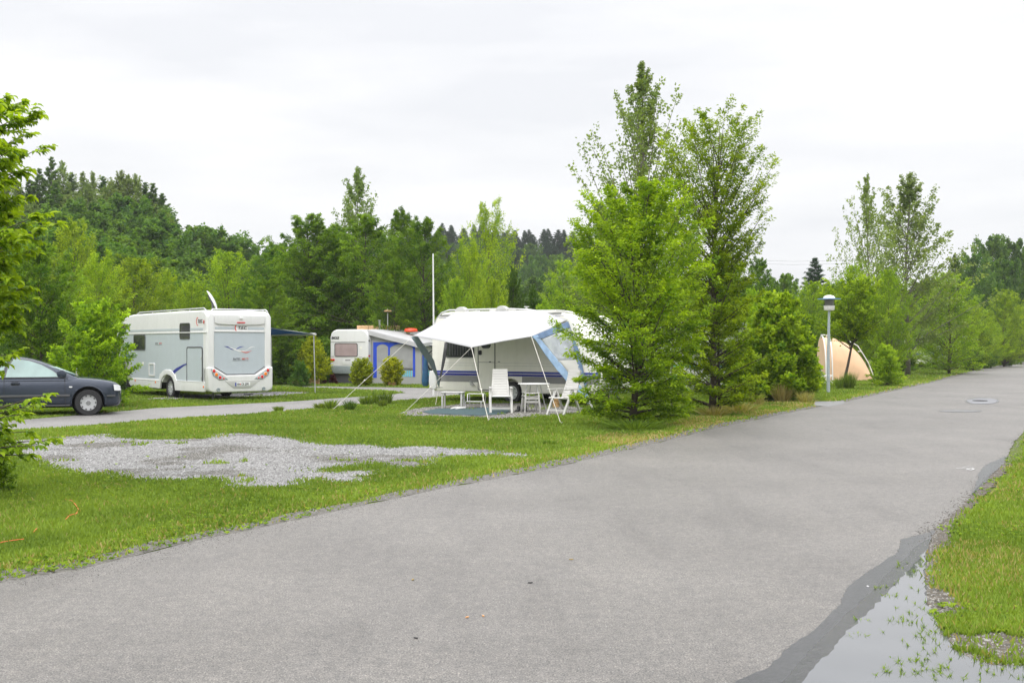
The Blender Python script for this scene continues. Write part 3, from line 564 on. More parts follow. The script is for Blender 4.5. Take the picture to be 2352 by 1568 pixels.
def tree_mesh(seed, H, Rr, prof='horn', base=.04, nl=90, ntw=18, nlf=18, leaf=.09, asp=.42, e0=5, e1=65, curve=.1, tw=.42, droop=.25, trunk=.07, flatn=.8, limbs=True, lean=(0, 0), wob=.25, tipb=.35, gaps=.0, minr=0, fan=.42, puff=.05, ctint=.13):
    r = np.random.RandomState(seed)
    hp, rp = PROF[prof]
    u = np.sort(np.clip((np.arange(nl) + r.rand(nl)) / nl, 0, 1)) ** .9          # position of limb tips up the crown
    az = np.arange(nl) * 2.39996 + r.uniform(-.5, .5, nl)
    lump = 1 + wob * (np.sin(az * 2 + u * 9 + seed) * .5 + r.uniform(-.8, .8, nl))
    el = R(e0) + (R(e1) - R(e0)) * u ** .8 + r.normal(0, .10, nl)
    rad = Rr * np.interp(u, hp, rp) * lump
    zt = H * (base + (1 - base) * u)                                            # tip height
    Ln = np.maximum(rad / np.maximum(.30, np.cos(el)), .015 * Rr)
    Ln = np.minimum(Ln, H * .55)
    z0 = np.clip(zt - np.sin(el) * Ln * .8, H * base * .6 + .02 * H, H * .97)
    t0 = z0 / H
    ax = lean[0] * t0 ** 1.3 + .03 * Rr * np.sin(t0 * 7 + seed); ay = lean[1] * t0 ** 1.3 + .03 * Rr * np.cos(t0 * 6 + seed)
    p0 = np.stack([ax, ay, z0], -1)
    dh = np.stack([np.cos(az) * np.cos(el), np.sin(az) * np.cos(el), np.sin(el)], -1)
    side = np.stack([-np.sin(az), np.cos(az), 0 * az], -1)
    def lp(i, t): return p0[i] + dh[i] * (Ln[i] * t)[..., None] + np.stack([0 * t, 0 * t, (curve * Ln[i] * t * t - (.12 if curve >= 0 else 0) * Ln[i] * t * t * t)], -1)
    # wood
    mb = MB(); zs = np.linspace(0, 1, 9)
    mb.tube([(lean[0] * z ** 1.3 + .03 * Rr * math.sin(z * 7 + seed) * min(1, z * 5), lean[1] * z ** 1.3 + .03 * Rr * math.cos(z * 6 + seed) * min(1, z * 5), H * z * .97 - .05 * (z == 0)) for z in zs], [trunk * (1.25 - .2 * min(1, z * 8)) * (1 - .93 * z) for z in zs], 7)
    if limbs:
        for i in range(nl):
            tt = np.array([0, .35, .7, .95]); pts = lp(np.full(4, i), tt); rr = trunk * .42 * (1 - .6 * u[i]) * min(1, Ln[i] / Rr + .2)
            mb.tube([Vector(p) for p in pts], [rr, rr * .7, rr * .4, rr * .14], 4, cap=False)
    # twigs
    I = np.repeat(np.arange(nl), ntw); m = len(I)
    t = np.clip(.12 + .88 * ((np.tile(np.arange(ntw), nl) + r.rand(m)) / ntw), 0, 1) ** .8
    bpt = lp(I, t); sgn = np.where(r.rand(m) < .5, -1, 1)[:, None]
    sp_ = r.uniform(.5, 1.15, m)[:, None]
    td = unit(dh[I] * np.cos(sp_) + side[I] * sgn * np.sin(sp_) + r.normal(0, .22, (m, 3)) + np.array([0, 0, .10 - droop * .4]))
    tl = (tw * (Ln[I] * .8 + .25 * Rr * np.minimum(1, np.interp(u, hp, rp) * 1.6 + .04)[I]) * (1.12 - .75 * t) * r.uniform(.55, 1.1, m))
    if minr: tl = np.maximum(tl, minr)
    if gaps: tl *= (r.rand(m) > gaps)
    # leaves
    J = np.repeat(np.arange(m), nlf); k = len(J)
    s = ((np.tile(np.arange(nlf), m) + r.rand(k)) / nlf)
    sdv = unit(np.cross(td, np.array([0, 0, 1.0])))
    lat = r.uniform(-1, 1, k) * fan * tl[J] * (1.05 - .75 * s); ver = r.normal(0, puff, k) * tl[J]
    pos = bpt[J] + td[J] * (tl[J] * s)[:, None] + sdv[J] * lat[:, None] + np.stack([0 * s, 0 * s, -droop * tl[J] * s * s * .6 - .25 * np.abs(lat) + ver], -1) + r.normal(0, leaf * .25, (k, 3))
    ok = (tl[J] > 0) & (pos[:, 2] > .02)
    nrm0 = unit(np.cross(td[J], np.cross(np.array([0, 0, 1.0]), td[J])) + r.normal(0, 1 - flatn + .15, (k, 3)) * 1.2)
    sd_ = unit(np.cross(td[J], nrm0)); alt = np.where(np.tile(np.arange(nlf) % 2, m) == 0, -1, 1)[:, None]
    a_ = unit(td[J] * r.uniform(.4, .9, (k, 1)) + sd_ * alt * r.uniform(.5, 1, (k, 1)) + np.array([0, 0, -droop * 1.2]) * r.uniform(.3, 1.3, (k, 1)) + r.normal(0, .12, (k, 3)))
    w_ = unit(np.cross(a_, nrm0)); ll = leaf * r.uniform(.65, 1.2, k) * (.35 + .65 * np.minimum(1, 4 * np.interp(u, hp, rp)))[I[J]]
    pos, a_, w_, ll, nrm0, s2, J2 = pos[ok], a_[ok], w_[ok], ll[ok], nrm0[ok], s[ok], J[ok]; k = len(ll)
    V = np.zeros((k, 4, 3)); hw = (ll * asp * .5)[:, None]; up = nrm0 * (ll * .10)[:, None]
    V[:, 0] = pos; V[:, 1] = pos + a_ * (ll * .45)[:, None] + w_ * hw + up; V[:, 2] = pos + a_ * ll[:, None] - up * .6; V[:, 3] = pos + a_ * (ll * .45)[:, None] - w_ * hw + up
    tint = np.clip(.40 + r.normal(0, .15, k) + tipb * (s2 - .4) * t[J2] + .10 * r.normal(0, 1, nl)[I[J2]] + ctint * r.normal(0, 1, m)[J2], 0, 1)
    return mb, V.reshape(-1, 3), np.arange(k * 4).reshape(-1, 4), tint
def make_variant(name, lm, bark, **k):
    mb, V, Fc, tint = tree_mesh(**k)
    tr = bpy.data.meshes.new('trunk'); tr.from_pydata(mb.v, [], mb.f); tr.materials.append(M_[bark]); tr.polygons.foreach_set('use_smooth', [True] * len(tr.polygons))
    cr_ = npmesh('crown', V, Fc, LM[lm], attr=tint)
    return dict(trunk=tr, crown=cr_, H=k['H'], R=k['Rr'])
def put(v, name, x, y, z, h, w=None, rz=0, **kw):
    """h = height in metres, w = crown width in metres"""
    s = h / v['H']; sx = (w / 2 / v['R']) if w else s
    o = empty(name, (x, y, z), rz, **kw); o.scale = (sx, sx, s)
    link('trunk', v['trunk'], o); link('crown', v['crown'], o); return o
def put_px(v, name, xc, ytop, wpx, Y, label, cat='tree', group=None, rz=None, base=None):
    if base: Y = EYE * F / (base - HY)
    X = (xc - CX) / F * Y; z = float(hT(X, Y)); h = EYE + (HY - ytop) / F * Y - z
    return put(v, name, X, Y, z - .03, h, wpx / F * Y, rnd.uniform(0, 6.28) if rz is None else rz, label=label, cat=cat, group=group)
VA = {}
def var(key, *a, **k):
    if key not in VA: VA[key] = make_variant(*a, **k)
    return VA[key]
def V_(key):
    T = dict(
        hornA=('h', 'horn', 'bark', dict(seed=11, H=6, Rr=2, nl=90, ntw=11, nlf=32, leaf=.105, e0=22, e1=72, puff=.08, wob=.35, droop=.3, trunk=.08)),
        hornB=('h', 'hornfar', 'bark', dict(seed=12, H=8, Rr=2.6, nl=100, ntw=12, nlf=36, leaf=.13, prof='broad', e0=-8, e1=48, droop=.55, trunk=.12, curve=-.05, wob=.4)),
        hornC=('h', 'hornfar', 'bark', dict(seed=13, H=8, Rr=2.2, nl=100, ntw=12, nlf=34, leaf=.125, e0=0, e1=55, droop=.35, trunk=.10, prof='broad', wob=.35)),
        brightA=('h', 'bright', 'bark', dict(seed=14, H=6, Rr=1.8, nl=70, ntw=11, nlf=30, leaf=.11, puff=.12, e0=20, e1=72, droop=.2, trunk=.07, prof='flame', wob=.35)),
        brightB=('h', 'bright', 'bark', dict(seed=15, H=6, Rr=2.2, nl=75, ntw=11, nlf=30, leaf=.115, puff=.12, e0=10, e1=65, droop=.2, trunk=.07, wob=.35)),
        olive=('h', 'horn', 'bark', dict(seed=16, H=6, Rr=2.0, nl=75, ntw=11, nlf=30, leaf=.105, puff=.08, e0=25, e1=75, droop=.1, trunk=.07, prof='broad', wob=.4)),
        broadA=('h', 'wood', 'bark', dict(seed=17, H=12, Rr=4.2, nl=75, ntw=11, nlf=28, leaf=.30, puff=.2, asp=.7, e0=10, e1=60, droop=.15, trunk=.2, prof='broad', tw=.34, base=.12, wob=.5, flatn=.5)),
        broadB=('h', 'wood', 'bark', dict(seed=18, H=12, Rr=3.6, nl=75, ntw=11, nlf=28, leaf=.28, puff=.2, asp=.7, e0=20, e1=70, droop=.1, trunk=.2, prof='broad', tw=.30, base=.10, wob=.5, flatn=.4)),
        birchA=('h', 'birch', 'bbark', dict(seed=29, H=12, Rr=2.9, nl=100, ntw=13, nlf=13, leaf=.15, fan=.3, puff=.15, asp=.7, e0=22, e1=72, droop=.5, trunk=.11, prof='up', tw=.30, base=.15, wob=.5, flatn=.3)),
        birchB=('h', 'birch', 'bbark', dict(seed=20, H=12, Rr=2.4, nl=60, ntw=12, nlf=14, leaf=.15, fan=.3, puff=.15, asp=.75, e0=45, e1=78, droop=.2, trunk=.10, prof='up', tw=.28, base=.12, wob=.6, flatn=.2)),
        larch=('h', 'wood', 'bbark', dict(seed=21, H=16, Rr=2.6, nl=95, ntw=12, nlf=18, leaf=.22, puff=.1, asp=.5, e0=0, e1=50, droop=.7, trunk=.18, prof='cone', tw=.35, base=.1, wob=.5)),
        spruceA=('h', 'spruce', 'bark', dict(seed=22, H=16, Rr=2.8, nl=130, ntw=9, nlf=16, leaf=.27, asp=.35, e0=-12, e1=35, droop=.35, trunk=.2, prof='cone', tw=.32, base=.05, wob=.25)),
        spruceB=('h', 'spruce', 'bark', dict(seed=23, H=16, Rr=2.3, nl=110, ntw=9, nlf=16, leaf=.27, asp=.35, e0=-5, e1=40, droop=.3, trunk=.2, prof='cone', tw=.30, base=.05, wob=.5)),
        darkA=('h', 'dark', 'bark', dict(seed=24, H=6, Rr=1.6, nl=80, ntw=11, nlf=26, leaf=.11, e0=25, e1=75, droop=.2, trunk=.07, prof='thuja', wob=.3)),
        bushA=('h', 'bright', 'bark', dict(seed=25, H=2, Rr=1.1, nl=65, ntw=11, nlf=24, leaf=.072, puff=.12, asp=.6, e0=10, e1=75, droop=.15, trunk=.03, prof='bush', base=.02, wob=.35, flatn=.5)),
        bushB=('h', 'wood', 'bark', dict(seed=26, H=2, Rr=1.1, nl=60, ntw=11, nlf=22, leaf=.08, puff=.12, asp=.6, e0=10, e1=75, droop=.15, trunk=.03, prof='bush', base=.02, wob=.35, flatn=.5)))[key]
    return var(key, T[0], T[1], T[2], **T[3])
def unique(name, x, y, lm, bark, label, cat='tree', rz=0, z=0, **k):
    v = make_variant(name, lm, bark, **k)
    return put(v, name, x, y, z - .02, k['H'], None, rz, label=label, cat=cat)

# --- the two roadside hornbeams, the aspen behind them and the bush
bx, by = G(1452, 978)
unique('hornbeam_tree', bx, by, 'horn', 'bark', 'bright green hornbeam with foliage down to the ground, nearest tree on the road edge', seed=101, H=5.15, Rr=1.62, prof='egg', base=.02, nl=112, ntw=15, nlf=36, leaf=.085, asp=.42, e0=0, e1=70, curve=.05, tw=.40, droop=.22, trunk=.075, wob=.36, tipb=.45, lean=(.32, 0))
bx, by = G(1636, 952)
unique('hornbeam_tree', bx, by, 'horn', 'bark', 'tall slender hornbeam right of the nearest roadside tree, its top bare against the sky', seed=102, H=7.25, Rr=1.15, prof='tall', base=.02, nl=125, ntw=13, nlf=28, leaf=.085, puff=.06, asp=.42, e0=8, e1=68, curve=.12, tw=.36, droop=.15, trunk=.085, wob=.34, lean=(.15, 0))
Ya = 39; unique('aspen_tree', (1472 - CX) / F * Ya, Ya, 'birch', 'bbark', 'tall loose grey-green aspen with thin upright tips behind the roadside hornbeams', seed=103, H=11.4, Rr=2.5, prof='up', base=.2, nl=80, ntw=14, nlf=16, leaf=.11, fan=.35, puff=.2, asp=.75, e0=35, e1=80, curve=.12, tw=.24, droop=.15, trunk=.11, wob=.5, flatn=.2)
Ya = 36.5; unique('aspen_tree', (1395 - CX) / F * Ya, Ya, 'birch', 'bbark', 'short grey-green aspen peeping out left of the nearest roadside hornbeam', seed=104, H=6.4, Rr=1.35, prof='loose', base=.2, nl=45, ntw=12, nlf=18, leaf=.11, fan=.35, puff=.2, asp=.75, e0=25, e1=75, curve=.1, tw=.26, droop=.15, trunk=.06, wob=.5, flatn=.2)
Ya = 31; unique('young_birch', (1545 - CX) / F * Ya, Ya, 'bright', 'bbark', 'thin pale yellow-green young tree between the two roadside hornbeams', seed=105, H=5.6, Rr=.9, prof='loose', base=.1, nl=50, ntw=14, nlf=10, leaf=.075, asp=.6, e0=35, e1=78, tw=.32, droop=.2, trunk=.04, wob=.4, flatn=.4)
bx, by = G(1796, 922)
unique('roadside_bush', bx, by + .8, 'bright', 'bark', 'broad bright green bush with dry grass at its foot, left of the street lamp', cat='bush', seed=106, H=3.1, Rr=1.42, prof='bush', base=.02, nl=150, ntw=14, nlf=30, leaf=.115, puff=.16, asp=.72, e0=15, e1=78, curve=.05, tw=.30, droop=.10, trunk=.03, wob=.32, flatn=.45, tipb=.4)
bx, by = G(1880, 925)
unique('leafy_sapling', bx - .25, 37.5, 'wood', 'bark', 'dark leafy sapling leaning out from the roadside bush towards the lamp post', cat='sapling', seed=107, H=2.1, Rr=.6, prof='bush', base=.02, nl=40, ntw=12, nlf=10, leaf=.08, asp=.6, e0=0, e1=60, tw=.35, droop=.2, trunk=.02, wob=.6, lean=(.2, 0))
bx, by = G(1710, 905); unique('young_hornbeam', bx, by, 'bright', 'bark', 'yellow-green young hornbeam between the tall tree and the roadside bush', seed=108, H=3.3, Rr=.85, prof='horn', base=.03, nl=60, ntw=16, nlf=13, leaf=.085, e0=5, e1=65, tw=.4, droop=.3, trunk=.04)
bx, by = G(1652, 950); unique('young_hornbeam', bx, by, 'bright', 'bark', 'bright young hornbeam squeezed between the two big roadside hornbeams', seed=109, H=4.1, Rr=.85, prof='horn', base=.10, nl=55, ntw=15, nlf=12, leaf=.085, e0=5, e1=65, tw=.4, droop=.3, trunk=.04)

# --- left foreground tree with hand placed limbs
def near_tree():
    root = empty('foreground_tree', (-6.25, 12.2, 0), label='leafy tree at the left picture edge, its branches hanging before the car', cat='tree')
    r = np.random.RandomState(9); mb = MB(); mb.tube([(0, 0, -.05), (.03, 0, 1), (-.02, .05, 2.4), (.08, 0, 3.6), (.2, 0, 4.5)], [.09, .075, .06, .04, .015], 8)
    o = np.array([-6.25, 12.2, 0]); Vs, Ts = [], []
    limbs = [((88, 262), 12.0, 3.6), ((60, 235), 12.4, 3.9), ((20, 225), 12.2, 3.9), ((-20, 215), 11.8, 4.0), ((104, 340), 11.8, 3.2), ((70, 310), 12.5, 3.4), ((35, 345), 11.5, 3.2), ((55, 395), 12.2, 3.0), ((20, 420), 11.6, 2.8), ((-10, 300), 11.2, 3.4), ((75, 455), 12.5, 2.7),
             ((140, 515), 12.0, 2.5), ((100, 495), 11.5, 2.6), ((60, 520), 12.4, 2.4), ((25, 540), 11.4, 2.3), ((85, 575), 12.2, 2.2), ((40, 590), 11.7, 2.1), ((10, 560), 12.6, 2.3), ((68, 660), 12.0, 1.9), ((85, 690), 12.3, 1.75), ((30, 640), 11.6, 1.9), ((0, 690), 12.2, 1.8), ((15, 475), 12.3, 2.6), ((-30, 600), 12, 2.0), ((45, 275), 11.9, 3.7), ((15, 262), 12.1, 3.8), ((50, 365), 12.3, 3.1), ((10, 345), 11.7, 3.3), ((40, 455), 11.9, 2.7), ((5, 510), 12.2, 2.5), ((60, 545), 11.6, 2.3), ((30, 500), 12.4, 2.5), ((-5, 640), 11.6, 2.0), ((45, 680), 11.9, 1.8), ((48, 735), 12.2, 1.6), ((38, 812), 12.0, 1.4), ((0, 780), 12.3, 1.5), ((10, 830), 11.8, 1.2),
             ((118, 905), 11.6, .8), ((95, 930), 11.9, .8), ((60, 950), 11.5, .75), ((30, 930), 12.2, .8), ((100, 1022), 11.6, .55), ((118, 1012), 11.8, .6), ((70, 1045), 11.8, .5), ((75, 990), 12.2, .65), ((20, 985), 11.7, .65), ((10, 1030), 12, .5), ((-10, 920), 12, .8)]
    for li, (px, Yl, zr) in enumerate(limbs + limbs[::2]):
        tip = np.array(PT(px[0] - 12, px[1], Yl)) - o
        if li >= len(limbs): tip[0] = -tip[0] * .9; tip[1] += r.uniform(-.5, .9)
        st = np.array([.02, .02, zr - .15]); st[2] = min(st[2], tip[2] + .15) if px[1] < 700 else st[2]
        mid = (st + tip) / 2 + np.array([0, 0, .10]); tt = np.linspace(0, 1, 7)[:, None]
        pts = st * (1 - tt) ** 2 + 2 * mid * tt * (1 - tt) + tip * tt ** 2
        mb.tube([Vector(p) for p in pts], list(np.linspace(.018, .003, 7)), 5, cap=False)
        d = unit(tip - st); Lm = np.linalg.norm(tip - st)
        for q in range(20 if px[1] < 850 else 8):
            t = r.uniform(.22, 1) if q else 1.0; b_ = st * (1 - t) ** 2 + 2 * mid * t * (1 - t) + tip * t ** 2
            sd = unit(np.cross(d, [0, 0, 1])) * r.choice([-1, 1]); td = unit(d * r.uniform(.3, 1) + sd * r.uniform(.2, 1) + r.normal(0, .2, 3) + [0, 0, -.05]); tl = r.uniform(.12, .34) * (1.2 - .6 * t)
            if q == 0: td, tl = d, .05
            mb.tube([Vector(b_), Vector(b_ + td * tl * .5), Vector(b_ + td * tl - np.array([0, 0, .1 * tl]))], [.0035, .0025, .0012], 3, cap=False)
            nlv = 9
            for j in range(nlv):
                s = (j + .7) / nlv; p = b_ + td * tl * s - np.array([0, 0, .1 * tl * s * s]); sgn = 1 if j % 2 else -1
                side = unit(np.cross(td, [0, 0, 1])); a = unit(td * r.uniform(.4, .8) + side * sgn * r.uniform(.5, 1) + [0, 0, -r.uniform(.05, .7)] + r.normal(0, .15, 3))
                nn = unit(np.cross(a, np.cross([0, 0, 1.0], a)) + r.normal(0, .25, 3)); w = unit(np.cross(a, nn)); ll = r.uniform(.06, .12); hw = ll * .27
                v = [p, p + a * ll * .3 + w * hw + nn * .008, p + a * ll * .65 + w * hw * .8 + nn * .006, p + a * ll - nn * .02, p + a * ll * .65 - w * hw * .8 + nn * .006, p + a * ll * .3 - w * hw + nn * .008, p + a * ll * .5 - nn * .004]
                Vs.append(v); Ts.append(np.clip(.35 + .5 * t * s - .1 + r.normal(0, .16), 0, 1))
    V = np.array(Vs); k = len(V); i = np.arange(k)[:, None] * 7
    f = np.concatenate([i + np.array([[0, 1, 6, 0]]), ], 0) if 0 else None
    fs = np.stack([i + [0, 1, 6], i + [1, 2, 6], i + [2, 3, 6], i + [3, 4, 6], i + [4, 5, 6], i + [5, 0, 6]], 1).reshape(-1, 3)
    mb.build('trunk', M_['bark'], root, smooth=True)
    link('crown', npmesh('crown', V.reshape(-1, 3), fs, LM['bright'], attr=np.repeat(Ts, 6)), root)
near_tree()
bx, by = G(-20, 1125)
unique('low_bush', bx, by, 'hornfar', 'bark', 'low round leafy bush at the foot of the foreground tree on the left edge', cat='bush', seed=110, H=.62, Rr=.42, prof='bush', base=.02, nl=45, ntw=10, nlf=8, leaf=.05, asp=.5, e0=10, e1=75, tw=.35, droop=.1, trunk=.015, flatn=.5)
Yb = 31.5; unique('leafy_shrub', (215 - CX) / F * Yb, Yb, 'horn', 'bark', 'bright green spreading shrub between the dark car and the motorhome', cat='bush', seed=111, H=2.80, Rr=1.22, prof='bush', base=.05, nl=75, ntw=14, nlf=26, leaf=.078, puff=.1, asp=.65, e0=5, e1=72, tw=.34, droop=.12, trunk=.035, wob=.45, flatn=.5)
Yb = 37; unique('thin_dark_tree', (92 - CX) / F * Yb, Yb, 'hornfar', 'bark', 'dark crowned tree with a thin bare reddish trunk behind the car', seed=112, H=5.0, Rr=1.25, prof='broad', base=.26, nl=75, ntw=12, nlf=26, leaf=.095, puff=.1, asp=.6, e0=10, e1=72, tw=.34, droop=.15, trunk=.05, wob=.4, flatn=.5)

# --- hedgerow and trees round the site: (variant, name, x, top y, width px, distance, label)
rows = [
 ('hornB', 'hornbeam_tree', 706, 490, 240, 57, 'big dark layered hornbeam above the blue awning, left of the birch top'),
 ('hornC', 'hornbeam_tree', 762, 515, 220, 58, 'dark hornbeam directly behind the golden conifer'),
 ('hornB', 'hornbeam_tree', 838, 492, 230, 56, 'big dark hornbeam behind the old caravan with the birch top above it'),
 ('hornC', 'hornbeam_tree', 640, 560, 150, 60, 'dark hornbeam at the left end of the tall dark group'),
 ('birchA', 'birch_tree', 820, 382, 180, 64, 'loose pale birch rising above the dark hornbeams over the old caravan'),
 ('hornC', 'hornbeam_tree', 922, 482, 150, 60, 'pointed dark hornbeam left of the white pole'),
 ('hornC', 'hornbeam_tree', 975, 500, 165, 56, 'mid green hornbeam directly behind the white pole'),
 ('hornC', 'hornbeam_tree', 905, 600, 120, 53, 'dark lower hornbeam behind the roof antenna'),
 ('brightA', 'poplar_tree', 1122, 476, 130, 68, 'pale green poplar with a thin pointed top before the spruce ridge'),
 ('brightA', 'hedgerow_tree', 1080, 565, 120, 55, 'bright green tree right of the white pole'),
 ('brightB', 'hedgerow_tree', 1045, 640, 110, 52, 'low bright tree close behind the canopy caravan roof, right of the pole'),
 ('brightB', 'hedgerow_tree', 1128, 640, 110, 50, 'low bright green tree above the middle of the canopy caravan'),
 ('darkA', 'hedgerow_tree', 1178, 615, 90, 56, 'dark narrow tree above the canopy caravan roof'),
 ('darkA', 'hedgerow_tree', 1225, 655, 80, 55, 'small dark tree left of the pale willow above the caravan roof'),
 ('hornA', 'hedgerow_tree', 1250, 690, 90, 52, 'low green tree right above the canopy'),
 ('brightA', 'willow_tree', 1296, 608, 120, 60, 'pale green willow showing left of the nearest roadside hornbeam'),
 ('olive', 'hedgerow_tree', 1350, 640, 110, 58, 'olive tree half hidden behind the nearest roadside hornbeam'),
 ('olive', 'hornbeam_tree', 522, 582, 200, 60, 'rounded olive-green hornbeam above the rear of the motorhome'),
 ('olive', 'hornbeam_tree', 440, 650, 130, 58, 'lower olive-green hornbeam above the middle of the motorhome'),
 ('olive', 'hornbeam_tree', 310, 596, 240, 55, 'broad yellow-green hornbeam above the front of the motorhome'),
 ('brightA', 'hedgerow_tree', 225, 590, 130, 50, 'light green tree behind the spreading shrub'),
 ('olive', 'hedgerow_tree', 165, 515, 190, 58, 'tall light green tree behind the thin dark tree'),
 ('hornA', 'hedgerow_tree', 385, 625, 110, 62, 'small green tree between the two motorhome hornbeams'),
 ('hornC', 'hedgerow_tree', 575, 650, 110, 55, 'dark green tree above the motorhome roof dish'),
 ('hornC', 'hedgerow_tree', 620, 640, 130, 50, 'dark hornbeam with low branches right behind the motorhome rear'),
 ('hornA', 'hedgerow_tree', 40, 640, 160, 48, 'green tree behind the roof of the dark car'),
 ('hornB', 'hedgerow_tree', -30, 560, 180, 55, 'deep green tree at the far left behind the foreground branches'),
 ('hornC', 'hedgerow_tree', 265, 690, 110, 50, 'dark low tree between shrub and motorhome'),
 ('hornC', 'hornbeam_tree', 1745, 592, 110, 52, 'dark hornbeam behind the roadside bush, right of the tall slender one'),
 ('broadA', 'broadleaf_tree', 1800, 632, 120, 92, 'round dull green tree left of the lone spruce'),
 ('spruceA', 'spruce_tree', 1873, 586, 150, 105, 'lone dark spruce above the street lamp'),
 ('olive', 'hornbeam_tree', 1868, 648, 120, 66, 'yellow-green hornbeam directly behind the street lamp head'),
 ('brightB', 'hedgerow_tree', 1730, 660, 90, 48, 'small green tree behind the roadside bush'),
 ('olive', 'hornbeam_tree', 1960, 612, 120, 60, 'green hornbeam below the left poplar'),
 ('olive', 'hornbeam_tree', 2040, 622, 130, 58, 'green hornbeam below the tall right poplar'),
 ('hornC', 'hornbeam_tree', 1855, 720, 110, 62, 'dark low hornbeam behind the lamp post'),
 ('olive', 'hornbeam_tree', 2085, 690, 110, 78, 'hornbeam shading the half hidden caravan on the left'),
 ('birchB', 'poplar_tree', 1992, 400, 140, 64, 'left one of two tall loose poplars on the right, leaning slightly'),
 ('birchA', 'poplar_tree', 2085, 396, 265, 68, 'right one of two tall loose poplars, broader crown'),
 ('darkA', 'conical_tree', 2193, 585, 80, 92, 'dark narrow conical tree right of the tall poplars'),
 ('olive', 'hornbeam_tree', 2236, 700, 110, 82, 'hornbeam second from the left in the row along the far road'),
 ('hornA', 'hornbeam_tree', 2306, 664, 110, 96, 'dark pointed hornbeam near the far end of the road'),
 ('olive', 'hornbeam_tree', 2275, 745, 90, 90, 'low hornbeam between two taller ones along the far road'),
 ('hornA', 'hornbeam_tree', 2345, 700, 90, 112, 'hornbeam at the right picture edge where the road disappears'),
 ('hornA', 'hornbeam_tree', 2150, 760, 90, 84, 'low dark hornbeam behind the hidden striped caravan'),
 ('broadA', 'broadleaf_tree', 2280, 545, 150, 140, 'tall hazy tree on the rise at the far right'),
 ('broadB', 'broadleaf_tree', 2232, 590, 110, 135, 'hazy tree right of the conical tree'),
 ('broadA', 'broadleaf_tree', 2345, 552, 130, 138, 'hazy tree cut by the right picture edge'),
 ('broadB', 'broadleaf_tree', 2420, 560, 150, 142, 'hazy tree beyond the right picture edge'),
 ('broadA', 'broadleaf_tree', 2310, 600, 130, 118, 'mid green broad tree low on the right rise'),
 ('broadB', 'broadleaf_tree', 2145, 640, 110, 110, 'round green tree behind the big road hornbeam'),
 ('broadA', 'broadleaf_tree', 1700, 640, 140, 95, 'broad tree hidden behind the slender hornbeam'),
 ('broadB', 'broadleaf_tree', 1580, 640, 140, 90, 'broad tree hidden behind the roadside hornbeams'),
 ('broadB', 'broadleaf_tree', 1920, 655, 110, 98, 'dull green tree between the spruce and the poplars'),
 ('bushA', 'bush', 2035, 796, 96, 48.8, 'round bright bush right of the peach tent'),
]
for key, nm, x, yt, w, Y, lb in rows: put_px(V_(key), nm, x, yt, w, Y, lb, 'bush' if nm == 'bush' else 'tree', 'bushes and trees round the campsite')
put_px(V_('brightB'), 'hornbeam_tree', 2180, 624, 185, 0, 'large bright hornbeam on bare stems, first in the row along the far road', base=857.5)
put_px(V_('bushB'), 'bush', 2260, 760, 60, 0, 'low bush at the foot of the far road hornbeams', 'bush', base=846)
put_px(V_('bushB'), 'bush', 2232, 790, 60, 0, 'dark bush between the far road hornbeam stems', 'bush', base=850)
put_px(V_('bushB'), 'bush', 2310, 770, 60, 0, 'low dark bush near the end of the far road verge', 'bush', base=841)
Yb = 46.3; unique('leaning_sapling', (1938 - CX) / F * Yb, Yb, 'horn', 'bark', 'young tree with a thin leaning trunk in front of the peach tent', seed=113, H=4.35, Rr=1.25, prof='broad', base=.50, nl=80, ntw=12, nlf=26, leaf=.095, puff=.1, asp=.6, e0=22, e1=72, tw=.36, droop=.05, trunk=.065, lean=(.95, 0), wob=.4, flatn=.5)
Yb = 60; unique('leafy_sapling', (2005 - CX) / F * Yb, Yb, 'bright', 'bark', 'bright sapling crown rising behind the right half of the peach tent', seed=114, H=4.6, Rr=1.5, prof='broad', base=.45, nl=65, ntw=15, nlf=12, leaf=.11, asp=.6, e0=5, e1=70, tw=.36, droop=.2, trunk=.05, wob=.4, flatn=.5)
# dark undergrowth behind the vehicles
for i, (x, yt, w, Y, lb) in enumerate([(655, 790, 90, 50, 'dark bush right of the motorhome under the blue awning'), (690, 830, 60, 48, 'small bush left of the golden conifer'), (745, 800, 70, 53, 'dark bush between golden conifer and old caravan'), (1165, 800, 100, 44, 'dark bush behind the canopy caravan'),
      (2075, 800, 70, 78, 'dark undergrowth left of the half hidden caravan'), (2120, 790, 60, 95, 'dark undergrowth behind the half hidden caravan'), (1850, 850, 50, 52, 'low bush left of the tent chair'), (20, 780, 120, 42, 'dark bush behind the rear window of the car'), (140, 800, 110, 40, 'dark bush behind the bonnet of the car'), (1560, 820, 120, 46, 'dark bush behind the roadside hornbeams'), (1660, 830, 120, 44, 'dark bush between the roadside hornbeams and the bush'),
      (270, 820, 60, 40, 'dark bush by the motorhome cab')]):
    put_px(V_('bushB'), 'bush', x, yt, w, Y, lb, 'bush', 'bushes and trees round the campsite')
